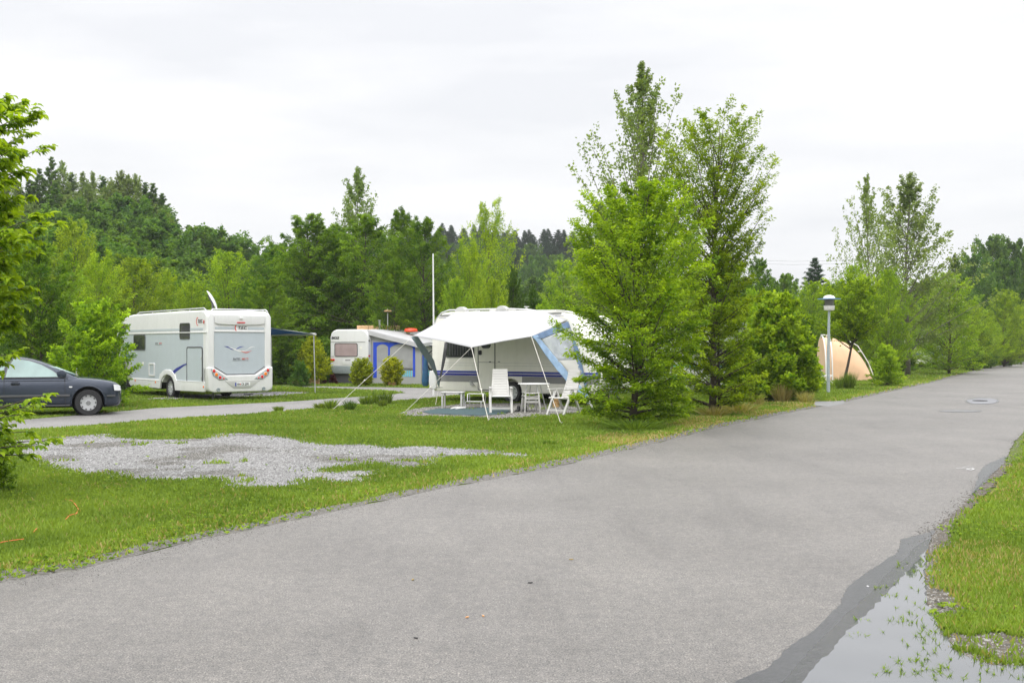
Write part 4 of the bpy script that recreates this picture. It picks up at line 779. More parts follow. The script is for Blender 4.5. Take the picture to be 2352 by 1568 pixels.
# golden thujas, red barberry
thc = make_variant('golden_conifer', 'thuja', 'bark', seed=120, H=2, Rr=.60, prof='thuja', base=.02, nl=170, ntw=12, nlf=12, leaf=.06, asp=.5, e0=20, e1=82, tw=.22, droop=-.4, trunk=.03, wob=.2, flatn=.2, limbs=False)
thb = make_variant('golden_ball_conifer', 'thuja', 'bark', seed=121, H=1.1, Rr=.46, prof='ball', base=.05, nl=150, ntw=11, nlf=12, leaf=.05, asp=.5, e0=-20, e1=70, tw=.24, droop=-.4, trunk=.03, wob=.14, flatn=.2, limbs=False)
thb2 = make_variant('golden_ball_conifer', 'thuja', 'bark', seed=122, H=1.1, Rr=.46, prof='ball', base=.07, nl=150, ntw=11, nlf=12, leaf=.05, asp=.5, e0=-20, e1=70, tw=.24, droop=-.4, trunk=.03, wob=.16, flatn=.2, limbs=False)
put_px(thc, 'golden_conifer', 717, 768, 80, 50, 'tall conical golden-yellow conifer behind the awning pole', 'conifer')
put_px(thb, 'golden_ball_conifer', 831, 825, 54, 48, 'round golden conifer in front of the old caravan end, left of the pair', 'conifer', 'round golden conifers')
put_px(thb2, 'golden_ball_conifer', 901, 823, 56, 48, 'round golden conifer in front of the grey awning, right of the pair', 'conifer', 'round golden conifers')
bar = make_variant('red_shrub', 'barberry', 'bark', seed=123, H=.6, Rr=.6, prof='bush', base=.02, nl=45, ntw=10, nlf=9, leaf=.05, asp=.6, e0=10, e1=75, tw=.35, droop=.1, trunk=.015)
for x, yt, w, lb in ((690, 858, 50, 'dark red shrub at the left end of the log planter'), (735, 855, 60, 'dark red shrub growing behind the log planter'), (765, 858, 40, 'dark red shrub between planter and old caravan'), (672, 868, 30, 'smallest dark red shrub far left of the log planter')):
    put_px(bar, 'red_shrub', x, yt, w, 50.5, lb, 'shrub', 'dark red shrubs')

# --- wooded hill on the left and spruce ridge behind: countable trees with shared meshes
def forest(key, name, X, Y, h, w, lb, grp): put(V_(key), name, X, Y, float(hT(X, Y)) - .1, h, w, rnd.uniform(0, 6.28), label=lb, cat='tree', group=grp)
sky_line = [(-80, 400), (60, 405), (120, 372), (200, 385), (290, 412), (370, 436), (400, 480), (440, 515), (480, 520), (520, 545), (560, 560), (578, 600)]
def line_at(pts, x): return float(np.interp(x, [p[0] for p in pts], [p[1] for p in pts]))
g1 = 'woodland trees on the left hillside'
marks = [(-200, 'beyond the left edge'), (0, 'behind the foreground tree'), (45, 'above the rear car window'), (95, 'above the front car window'), (150, 'above the car bonnet'), (205, 'above the spreading shrub'), (262, 'above the motorhome cab'), (305, 'above the motorhome front'), (350, 'above the motorhome side'), (400, 'above the small motorhome window'), (440, 'above the motorhome logo'), (475, 'above the roof dish'), (520, 'above the motorhome rear'), (560, 'above its right corner')]
used_l = set()
def hill_label(kind, x, Y):
    row = 'on the skyline' if Y >= 106 else 'just below the skyline' if Y >= 100 else 'halfway up the wooded hill' if Y >= 90 else 'low on the wooded hill' if Y >= 80 else 'at the foot of the wooded hill'
    mk_ = [m for a, m in marks if x >= a][-1]
    for pre in ('', 'taller ', 'smaller '):
        l_ = f'{pre}{kind} {row}, {mk_}'
        if l_ not in used_l: break
    used_l.add(l_); return l_
left_list = []
for x in (-60, -25, 10, 40, 66, 90, 118, 142, 165, 190, 212, 236): left_list.append((x, line_at(sky_line, x) + rnd.uniform(-24, 14), 118, rnd.choice(['birchA', 'birchA', 'birchB', 'larch'])))
for x in (258, 276, 296, 314, 334, 352, 372, 388): left_list.append((x, line_at(sky_line, x) + rnd.uniform(-22, 10), 114, rnd.choice(['larch', 'birchA', 'larch', 'spruceB'])))
for x in (432, 462, 492, 522, 548, 564): left_list.append((x, line_at(sky_line, x) + rnd.uniform(-3, 6), 106, 'broadB' if rnd.random() < .7 else 'larch'))
for row, (Y, dy) in enumerate(((97, 150), (88, 190), (80, 225), (73, 255))):
    for k in range(11):
        x = -60 + k * 60 + rnd.uniform(-14, 14) + (row % 2) * 26
        if x < 590: left_list.append((x, line_at(sky_line, x) * .75 + 125 * .75 + dy * .75 + rnd.uniform(-12, 12), Y, rnd.choice(['broadA', 'broadB', 'broadA', 'larch'] if row < 2 else ['broadA', 'broadB'])))
kinds_l = dict(birchA='feathery birch', birchB='thin open birch', larch='drooping conifer', spruceB='dark ragged spruce', broadA='broad green tree', broadB='upright rounded tree')
for lay, (Yl, dy) in enumerate(((110, 40), (104, 85))):
    for k in range(15):
        x = -50 + k * 42 + rnd.uniform(-12, 12)
        if x < 575: left_list.append((x, line_at(sky_line, x) * .9 + 58 + dy * .9 + rnd.uniform(-20, 20), Yl, rnd.choice(['birchA', 'larch', 'broadA', 'broadB', 'birchA'] if lay == 0 else ['larch', 'broadA', 'broadB'])))
for x, yt, Y, key in left_list:
    X = (x - CX) / F * Y; z = float(hT(X, Y)); h = EYE + (HY - yt) / F * Y - z
    if h < 3: continue
    wd = {'birchA': .56, 'birchB': .50, 'larch': .48, 'spruceB': .46, 'broadA': .86, 'broadB': .72}[key] * min(h, 9) + .8
    forest(key, {'birchA': 'birch_tree', 'birchB': 'birch_tree', 'larch': 'larch_tree', 'spruceB': 'spruce_tree'}.get(key, 'broadleaf_tree'), X, Y, h, wd, hill_label(kinds_l[key], x, Y), g1)
g2 = 'spruces and pines on the far ridge'
for row, (Y, n_t, y0) in enumerate(((272, 44, 0), (262, 34, 14), (250, 30, 34), (236, 26, 58), (222, 24, 84))):
    for k in range(n_t):
        x = 595 + (1470 - 595) * (k + rnd.uniform(.1, .9)) / n_t
        yt = float(np.interp(x, [595, 620, 680, 900, 1010, 1090, 1200, 1300, 1450, 1500], [575, 560, 540, 515, 509, 508, 516, 522, 545, 565])) + y0 + rnd.uniform(0, 15)
        X = (x - CX) / F * Y; z = float(hT(X, Y)); h = EYE + (HY - yt) / F * Y - z
        if x < 1000 and row > 1: continue
        h = max(6, min(h, 17)); mix = rnd.random()
        key = 'spruceA' if mix < .5 else 'spruceB'
        if row >= 2 and mix > .62: key = 'broadA' if mix < .85 else 'larch'
        forest(key, {'broadA': 'broadleaf_tree', 'larch': 'larch_tree'}.get(key, 'spruce_tree'), X, Y, h, rnd.uniform(6.0, 8.0), {'spruceA': 'dark pointed spruce on the far ridge', 'spruceB': 'narrow dark spruce on the far ridge', 'broadA': 'grey-green broadleaf tree on the far slope', 'larch': 'pale conifer on the far slope'}[key], g2)
for Y, n_t in ((200, 14), (170, 14), (130, 12)):
    for k in range(n_t):
        x = 600 + 900 * (k + rnd.uniform(.1, .9)) / n_t; X = (x - CX) / F * Y
        forest(rnd.choice(['broadA', 'broadB', 'broadA']), 'broadleaf_tree', X, Y, rnd.uniform(8, 11), rnd.uniform(6, 8.5), 'grey-green broadleaf tree on the far slope', g2)
# treeline further right, closing the view
for k in range(16):
    Y = rnd.uniform(150, 175); x = 1500 + 900 * (k + rnd.uniform(.2, .8)) / 16; X = (x - CX) / F * Y; z = float(hT(X, Y))
    yt = rnd.uniform(652, 675) if x < 2180 else rnd.uniform(600, 630)
    forest(rnd.choice(['broadA', 'broadB']), 'broadleaf_tree', X, Y, EYE + (HY - yt) / F * Y - z, rnd.uniform(8, 11), 'distant grey-green tree in the treeline behind the road', 'distant treeline on the right')
# ------------------------------------------------------------------ shared vehicle bits
def wheel(parent, c, r, w, axis='y', slots=10, cover='wheel', name='wheel', side=1, emblem=False):
    """axle along local y, outer face towards side*y"""
    e_ = empty(name, c); e_.parent = parent
    h = w / 2
    MB().lathe([(r * .60, -h), (r * .93, -h), (r, -h * .7), (r, h * .7), (r * .93, h), (r * .70, h * 1.02), (r * .66, h * .6), (r * .60, h * .5)], axis='y', n=36, cap=False).build('tyre', M_['black'], e_, smooth=True)
    s = side; prof = [(.001, .8 * h), (r * .16, .82 * h), (r * .2, .68 * h), (r * .45, .72 * h), (r * .60, .80 * h), (r * .67, .78 * h), (r * .665, .5 * h), (.001, .45 * h)]
    MB().lathe([(a, b * s) for a, b in prof], axis='y', n=36).build('rim', M_[cover], e_, smooth=True)
    m = MB()
    for k in range(slots):
        a = 2 * math.pi * k / slots; ca, sa = math.cos(a), math.sin(a)
        pts = []
        for rr, da in ((.47, -.10), (.58, -.13), (.58, .13), (.47, .10)):
            pts.append((r * rr * math.cos(a + da), r * rr * math.sin(a + da)))
        y0, y1 = sorted((s * h * .70, s * h * .825)); m.prism(pts, y0, y1)
    m.build('vent_slots', M_['dgrey'], e_)
    if emblem:
        g = MB(); y = s * h * .86
        g.ring([(r * .15 * math.cos(t), r * .15 * math.sin(t)) for t in np.linspace(0, 2 * math.pi, 20, endpoint=False)], [(r * .12 * math.cos(t), r * .12 * math.sin(t)) for t in np.linspace(0, 2 * math.pi, 20, endpoint=False)], *sorted((y, s * h * .8)))
        for a, b_ in (((-.07, .10), (0, .01)), ((.07, .10), (0, .01)), ((-.10, .06), (-.05, -.09)), ((.10, .06), (.05, -.09)), ((-.05, -.09), (0, .0)), ((.05, -.09), (0, .0))): g.bar((r * a[0], y, r * a[1]), (r * b_[0], y, r * b_[1]), r * .018)
        g.build('emblem', M_['dgrey'], e_)
    return e_
def window(parent, x0, x1, z0, z1, y=0., r=.05, name='window', gl='glass', plane='xz', sgn=1, curtain=False, t=.018, frame='dgrey'):
    o = MB(); n0, n1 = sorted((y, y + sgn * t))
    o.ring(rrect(x0, z0, x1, z1, r), rrect(x0 + .03, z0 + .03, x1 - .03, z1 - .03, r * .7), n0, n1, plane); f = o.build(name, M_[frame], parent)
    n0, n1 = sorted((y, y + sgn * t * .55)); MB().prism(rrect(x0 + .02, z0 + .02, x1 - .02, z1 - .02, r * .8), n0, n1, plane).build('pane', M_[gl], f)
    if curtain:
        c = MB(); n0, n1 = sorted((y + sgn * t * .56, y + sgn * t * .66)); k = 9
        for i in range(k):
            a = x0 + .08 + (x1 - x0 - .16) * i / k; c.prism([(a, z0 + .07), (a + (x1 - x0) * .045, z0 + .07), (a + (x1 - x0) * .045, z1 - .07), (a, z1 - .07)], n0, n1, plane)
        c.build('curtain', M_['curtain'], f)
    return f
def frame_of(origin, xdir): return dict(loc=(origin[0], origin[1], 0), rz=math.atan2(xdir[1], xdir[0]))
MXZ = lambda x, y, z, s=1: Matrix(((-s if s < 0 else 1, 0, 0, x), (0, 0, 1, y), (0, 1, 0, z), (0, 0, 0, 1)))

# ------------------------------------------------------------------ motorhome
def motorhome():
    fr = frame_of((-9.34, 34.8), (-.647, .763))
    T = empty('motorhome', fr['loc'], fr['rz'], label='white and silver motorhome seen from behind, parked on the grass beyond the path', cat='motorhome')
    W_ = 2.2
    prof = [(.02, .50), (.0, 1.2), (.0, 2.50), (.05, 2.66), (.16, 2.76), (.34, 2.80), (3, 2.80), (5.7, 2.78), (6.2, 2.74), (6.65, 2.62), (7.0, 2.42), (7.2, 2.18), (7.22, 1.98), (6.6, 1.9), (5.9, 1.3), (5.9, .50)]
    b = MB().prism(prof, -W_, 0).build('body', M_['rwhite'], T, bevel=.07, seg=4)
    cutter = MB().prism([(2.83 + .50 * math.cos(a), .30 + .46 * math.sin(a)) for a in np.linspace(0, 2 * math.pi, 28, endpoint=False)], -.45, .3)
    cut(b, cutter)
    # cab
    cabp = [(5.75, .50), (5.75, 1.9), (6.65, 1.95), (7.05, 1.80), (7.45, 1.25), (7.75, 1.12), (7.85, .85), (7.85, .45)]
    MB().prism(cabp, -W_ + .12, -.12).build('cab', M_['lgrey'], T, bevel=.08, seg=3)
    MB().prism([(6.2, 1.22), (6.2, 1.78), (6.85, 1.78), (7.25, 1.25)], -.125, -.11).build('cab_window', M_['carglass'], T)
    MB().bar((7.1, .02, 1.25), (7.1, .22, 1.3), .05).box((7.1, .25, 1.35), (.08, .18, .36)).build('mirror', M_['dgrey'], T, bevel=.02)
    # side
    MB().prism([(.24, .60), (.24, 2.09), (6.35, 2.09), (6.9, 1.95), (6.55, 1.9), (5.9, 1.25), (5.88, .62), (3.5, .60), (3.5, .8), (2.2, .8), (2.2, .60)], 0, .006).build('side_panel', M_['silver'], T)
    MB().box((3.2, .012, 2.115), (6.4, .03, .03)).build('side_moulding', M_['white'], T, bevel=.008)
    MB().box((3.4, .004, 2.215), (6.3, .008, .07)).build('side_stripe', M_['silver'], T)
    # skirt with wheel arch
    sk = [(.1, .28), (.1, .60), (2.15, .60), (2.25, .74), (2.42, .86), (2.66, .93), (3.0, .93), (3.24, .86), (3.42, .74), (3.52, .60), (5.85, .60), (6.05, .45), (5.9, .33), (3.42, .30), (3.36, .52), (3.24, .66), (3.05, .74), (2.83, .77), (2.62, .74), (2.43, .66), (2.31, .52), (2.24, .27)]
    MB().prism(sk, -.03, .035).build('skirt', M_['rwhite'], T, bevel=.02, seg=3)
    MB().box((4.6, .02, .565), (2.3, .05, .025)).box((1.1, .02, .585), (1.9, .05, .02)).build('skirt_moulding', M_['white'], T, bevel=.006)
    sw = MB(); sw.prism([(2.95, .76), (2.62, .82), (2.2, .98), (1.7, 1.10), (1.08, 1.20), (1.62, 1.06), (2.1, .90), (2.4, .78), (2.62, .74)], .006, .011); sw.build('blue_swoosh', M_['navy'], T)
    window(T, 1.17, 1.93, 1.90, 2.42, .0, .08, curtain=True, gl='glass')
    window(T, 4.65, 5.65, 1.55, 2.08, .006, .08, gl='glass')
    window(T, 6.35, 6.95, 2.12, 2.48, .0, .10, gl='glass')
    # garage door
    g = MB(); g.ring(rrect(.25, .43, 1.38, 1.67, .09), rrect(.285, .465, 1.345, 1.635, .07), .008, .03); gd = g.build('garage_door', M_['dgrey'], T)
    MB().prism(rrect(.285, .465, 1.345, 1.635, .07), .005, .022).build('door_leaf', M_['silver'], gd); MB().box((.34, .028, 1.33), (.05, .02, .07)).box((.34, .028, .72), (.05, .02, .07)).build('door_catch', M_['lgrey'], gd, bevel=.005)
    vt = MB(); vt.ring(rrect(3.87, .69, 4.35, 1.13, .05), rrect(3.93, .75, 4.29, 1.07, .03), .004, .03); vf = vt.build('service_flap', M_['rwhite'], T, bevel=.006)
    vs = MB(); vs.prism(rrect(3.93, .75, 4.29, 1.07, .03), .006, .012); vs.build('flap_panel', M_['silver'], vf)
    MB().box((4.85, .012, 1.10), (.09, .02, .11)).build('water_cap', M_['cream'], T, bevel=.01)
    for x_, z_ in ((5.45, .52), (3.75, .50), (.14, .44)): MB().lathe([(.001, 0), (.035, 0), (.03, .02), (.001, .025)], (x_, .03, z_), 'y', 12).build('side_marker', M_['orange'], T)
    MB().box((.16, .02, 2.43), (.03, .025, .11)).build('side_marker', M_['red'], T, bevel=.008)
    # letters on the side (text faces +y, reads towards decreasing x)
    def tm(x, y, z): return Matrix(((-1, 0, 0, x), (0, 0, 1, y), (0, 1, 0, z), (0, 0, 0, 1)))
    def tr(t_, z): return Matrix(((0, 0, -1, -.012), (-1, 0, 0, -t_), (0, 1, 0, z), (0, 0, 0, 1)))   # on the rear face
    def crescent(cx, cz, r, fn, nm):
        m = MB(); a0 = np.linspace(R(40), R(320), 22)
        for i in range(21):
            w0, w1 = [.04 + .20 * math.sin((a - R(40)) / R(280) * math.pi) for a in (a0[i], a0[i + 1])]
            q = [(cx + r * math.cos(a0[i]) * .75, cz + r * math.sin(a0[i])), (cx + r * math.cos(a0[i + 1]) * .75, cz + r * math.sin(a0[i + 1])), (cx + r * (1 - w1) * math.cos(a0[i + 1]) * .75 + .01, cz + r * (1 - w1) * math.sin(a0[i + 1])), (cx + r * (1 - w0) * math.cos(a0[i]) * .75 + .01, cz + r * (1 - w0) * math.sin(a0[i]))]
            m.add([fn(*p) for p in q], [(0, 1, 2, 3)])
        m.build(nm, M_['logo'], T)
    crescent(-.62, 2.45, .13, lambda a, z: (-a, .010, z), 'crescent_logo'); text('T.E.C.', .14, M_['ink'], T, tm(.44, .009, 2.455), shear=.25, bold=.004)
    text('RoTEC', .075, M_['dgrey'], T, tm(3.72, .0085, 1.78)); text('662 TI', .075, M_['logo'], T, tm(3.42, .0085, 1.78))
    MB().box((3.57, .008, 1.735), (.55, .003, .008)).build('lettering', M_['dgrey'], T)
    # rear wall
    def rear(poly, x0, x1): return MB().prism([(-a, z) for a, z in poly], x0, x1, 'yz')
    rear([(.02, 1.0), (.02, 2.60), (.10, 2.72), (.24, 2.66), (.245, 1.0)], -.035, .22).build('corner_pillar', M_['white'], T, bevel=.05, seg=3)
    rear([(2.18, 1.0), (2.18, 2.60), (2.10, 2.72), (1.96, 2.66), (1.955, 1.0)], -.035, .22).build('corner_pillar', M_['white'], T, bevel=.05, seg=3)
    rear([(.246, 2.12), (1.955, 2.12), (1.955, 1.05), (1.59, .82), (.64, .82), (.246, 1.05)], -.006, .05).build('rear_panel', M_['silver'], T)
    e1 = MB(); pl_ = [(.25, 1.045), (.645, .815), (1.59, .815), (1.955, 1.045)]
    for a, b_ in zip(pl_[:-1], pl_[1:]): e1.bar((-.012, -a[0], a[1]), (-.012, -b_[0], b_[1]), .016)
    e1.build('panel_seam', M_['dgrey'], T)
    MB().box((-.015, -1.1, 2.145), (.03, 1.70, .035)).build('rear_moulding', M_['white'], T, bevel=.01)
    rear([(.26, 2.39), (.40, 2.36), (1.1, 2.335), (1.8, 2.36), (1.95, 2.39), (1.95, 2.66), (.26, 2.66)], -.05, .02).build('rear_spoiler', M_['rwhite'], T, bevel=.03, seg=3)
    MB().box((-.006, -.60, 2.245), (.006, .66, .07)).box((-.006, -1.66, 2.245), (.006, .56, .07)).build('rear_stripe', M_['silver'], T)
    MB().box((-.055, -1.12, 2.42), (.03, .28, .035)).build('brake_light', M_['red'], T, bevel=.01)
    MB().box((-.06, -1.12, 2.56), (.08, .09, .06)).build('rear_camera', M_['white'], T, bevel=.015)
    crescent(1.02, 2.255, .12, lambda a, z: (-.010, -a, z), 'crescent_logo'); text('T.E.C.', .125, M_['ink'], T, tr(1.19, 2.255), shear=.25, bold=.003)
    def curve(pts, w, m, nm, x=-.009):
        c = MB(); ps = []
        n_ = 16; P4 = [Vector((a, b_)) for a, b_ in pts]
        for i in range(n_ + 1):
            t = i / n_; q = P4[0] * (1 - t) ** 3 + 3 * P4[1] * t * (1 - t) ** 2 + 3 * P4[2] * t * t * (1 - t) + P4[3] * t ** 3; ww = w * math.sin(math.pi * min(1, max(0, t))) + .002
            ps.append((q, ww))
        for (a, wa), (b_, wb) in zip(ps[:-1], ps[1:]): c.add([(x, -a.x, a.y - wa), (x, -b_.x, b_.y - wb), (x, -b_.x, b_.y + wb), (x, -a.x, a.y + wa)], [(0, 1, 2, 3)])
        c.build(nm, m, T)
    curve([(.56, 1.68), (.76, 1.68), (.80, 1.56), (.98, 1.59)], .020, M_['navy'], 'bird_wing_print'); curve([(.96, 1.59), (1.02, 1.61), (1.1, 1.68), (1.25, 1.675)], .014, M_['navy2'], 'bird_wing_print')
    curve([(.70, 1.655), (.95, 1.62), (1.15, 1.42), (1.40, 1.60)], .022, M_['white'], 'bird_wing_print', -.0105); curve([(1.35, 1.57), (1.42, 1.63), (1.5, 1.68), (1.63, 1.67)], .012, M_['white'], 'bird_wing_print'); curve([(1.13, 1.54), (1.25, 1.48), (1.35, 1.46), (1.52, 1.56)], .012, M_['logo'], 'bird_wing_print', -.012)
    text('RoTEC', .085, M_['dgrey'], T, tr(1.00, 1.29)); text('662 TI', .085, M_['logo'], T, tr(1.28, 1.29)); MB().box((-.009, -1.12, 1.24), (.003, .54, .008)).build('lettering', M_['dgrey'], T)
    rear([(0, 1.04), (.20, 1.02), (.62, .79), (1.61, .79), (2.0, 1.02), (2.2, 1.04), (2.2, .42), (2.14, .30), (2.0, .26), (.20, .26), (.06, .30), (0, .42)], -.10, .30).build('rear_bumper', M_['rwhite'], T, bevel=.045, seg=4)
    rear([(.55, .62), (1.75, .62), (1.42, .38), (.85, .38)], -.112, -.09).build('plate_recess', M_['lgrey'], T, bevel=.008)
    for sgn, c0 in ((1, 0), (-1, 2.2)):
        q = lambda a: c0 + sgn * a
        rear([(q(.09), 1.00), (q(.17), .99), (q(.66), .66), (q(.36), .64), (q(.16), .78)], -.112, -.09).build('lamp_cluster', M_['steel'], T, bevel=.008); cl = T.children[-1]
        for a, z, r_, m in ((.185, .925, .052, 'red'), (.265, .815, .056, 'orange'), (.385, .725, .052, 'red'), (.505, .695, .030, 'red')):
            MB().lathe([(.001, 0), (r_ + .012, 0), (r_ + .012, -.008), (.001, -.01)], (-.112, -q(a), z), 'x', 18).build('lamp_ring', M_['white'], cl)
            MB().lathe([(.001, -.005), (r_, -.005), (r_ * .8, -.025), (.001, -.032)], (-.112, -q(a), z), 'x', 18).build('lamp_lens', M_[m], cl, smooth=True)
        MB().lathe([(.001, 0), (.055, 0), (.055, -.03), (.035, -.03), (.03, -.01), (.001, -.01)], (-.10, -q(.33), .35), 'x', 18).build('exhaust_reflector', M_['steel'], T, smooth=True)
    pz = .505; pb = MB().box((-.118, -1.14, pz), (.010, .52, .115)).build('number_plate', M_['plate'], T, bevel=.003)
    MB().box((-.1245, -.905, pz), (.003, .045, .108)).build('country_band', M_['navy2'], pb)
    text('HH', .10, M_['ink'], pb, Matrix(((0, 0, -1, -.1245), (-1, 0, 0, -1.0), (0, 1, 0, pz), (0, 0, 0, 1))), bold=.002, sx=.75); text('CR 2391', .10, M_['ink'], pb, Matrix(((0, 0, -1, -.1245), (-1, 0, 0, -1.225), (0, 1, 0, pz), (0, 0, 0, 1))), bold=.002, sx=.75)
    MB().box((-.1245, -1.06, pz), (.003, .022, .05)).build('plate_seal', M_['logo'], pb)
    # roof rail, dish, chassis
    rl = MB(); rl.tube([(.15, -.05, 2.80), (.3, -.05, 2.86), (5.3, -.05, 2.84), (5.5, -.05, 2.79)], .018); rl.tube([(.12, -.2, 2.78), (.12, -.25, 2.83), (.12, -1.95, 2.83), (.12, -2.0, 2.78)], .018); rl.tube([(.15, -2.15, 2.78), (.3, -2.15, 2.85), (5.3, -2.15, 2.83)], .018)
    for x in (1.3, 2.8, 4.2): rl.tube([(x, -.05, 2.79), (x, -.05, 2.85)], .012)
    rl.build('roof_rail', M_['alu'], T, smooth=True)
    MB().box((3.8, -1.1, 2.83), (.5, .5, .08)).box((2.0, -1.1, 2.82), (.4, .4, .06)).build('roof_hatch', M_['lgrey'], T, bevel=.02)
    MB().box((3.2, -1.1, .42), (5.6, 1.7, .26)).box((2.83, -1.1, .32), (.12, 1.7, .12)).build('chassis', M_['under'], T)
    MB().box((4.4, -.4, .35), (.5, .3, .2)).box((.3, -.35, .18), (.05, .05, .36)).box((.3, -1.55, .16), (.04, .3, .03)).build('support_leg', M_['dgrey'], T)
    sat = empty('satellite_dish', (1.15, -.75, 2.80)); sat.parent = T
    MB().lathe([(.001, .05), (.15, .04), (.28, .012), (.34, -.03), (.335, -.04), (.27, 0), (.15, .025), (.001, .03)], axis='z', n=24).build('reflector', M_['rwhite'], sat, smooth=True)
    bpy.context.view_layer.update(); wn = Vector((.86, .22, .46)).normalized(); ln = T.rotation_euler.to_matrix().inverted() @ wn; sat.children[0].rotation_euler = ln.to_track_quat('Z', 'Y').to_euler(); sat.children[0].location = (0, 0, .36)
    MB().bar((0, 0, 0), (.0, 0, .34), .05).bar((0, 0, .2), (.12, .1, .5), .03).build('bracket', M_['dgrey'], sat)
    for s_, y in ((2.83, -.17), (2.83, -2.03), (6.75, -.2), (6.75, -2.0)): wheel(T, (s_, y, .335), .335, .21, side=1 if y > -1 else -1, slots=12)
motorhome()
# blue roll-out awning on its far side
aw = empty('side_awning', label='dark blue roll-out awning sloping from the motorhome to a thin pole', cat='awning')
o0 = Vector((-9.34, 34.8, 0)); sx_ = Vector((-.647, .763, 0)); ox_ = Vector((.763, .647, 0))
def mh(s, o, z): return o0 + sx_ * s + ox_ * (2.2 + o) + Vector((0, 0, z))
ng = 8; vs, fs = [], []
for i in range(ng + 1):
    for j in range(ng + 1):
        a, b_ = i / ng, j / ng; s = 3.07 + 3.2 * a; vs.append(mh(s, 3.34 * b_, 2.66 - .52 * b_ - .06 * math.sin(math.pi * b_) - .02 * math.sin(a * 9)))
for i in range(ng):
    for j in range(ng): k = i * (ng + 1) + j; fs.append((k, k + 1, k + ng + 2, k + ng + 1))
o = MB().add(vs, fs).build('awning_cloth', M_['navycloth'], aw, smooth=True); md = o.modifiers.new('s', 'SOLIDIFY'); md.thickness = .006
MB().tube([mh(2.95, 3.34, 2.12), mh(6.3, 3.34, 2.12)], .045, 10).build('front_rail', M_['lgrey'], aw, smooth=True)
MB().tube([mh(3.07, 3.34, 2.1), mh(3.0, 3.36, 0)], .02, 8).build('pole', M_['alu'], aw, smooth=True); MB().tube([mh(6.2, 3.34, 2.1), mh(6.2, 3.36, 0)], .02, 8).build('pole', M_['alu'], aw, smooth=True)
MB().tube([mh(3.15, .1, 2.5), mh(3.1, 3.3, 2.13)], .015, 6).build('tension_arm', M_['alu'], aw)

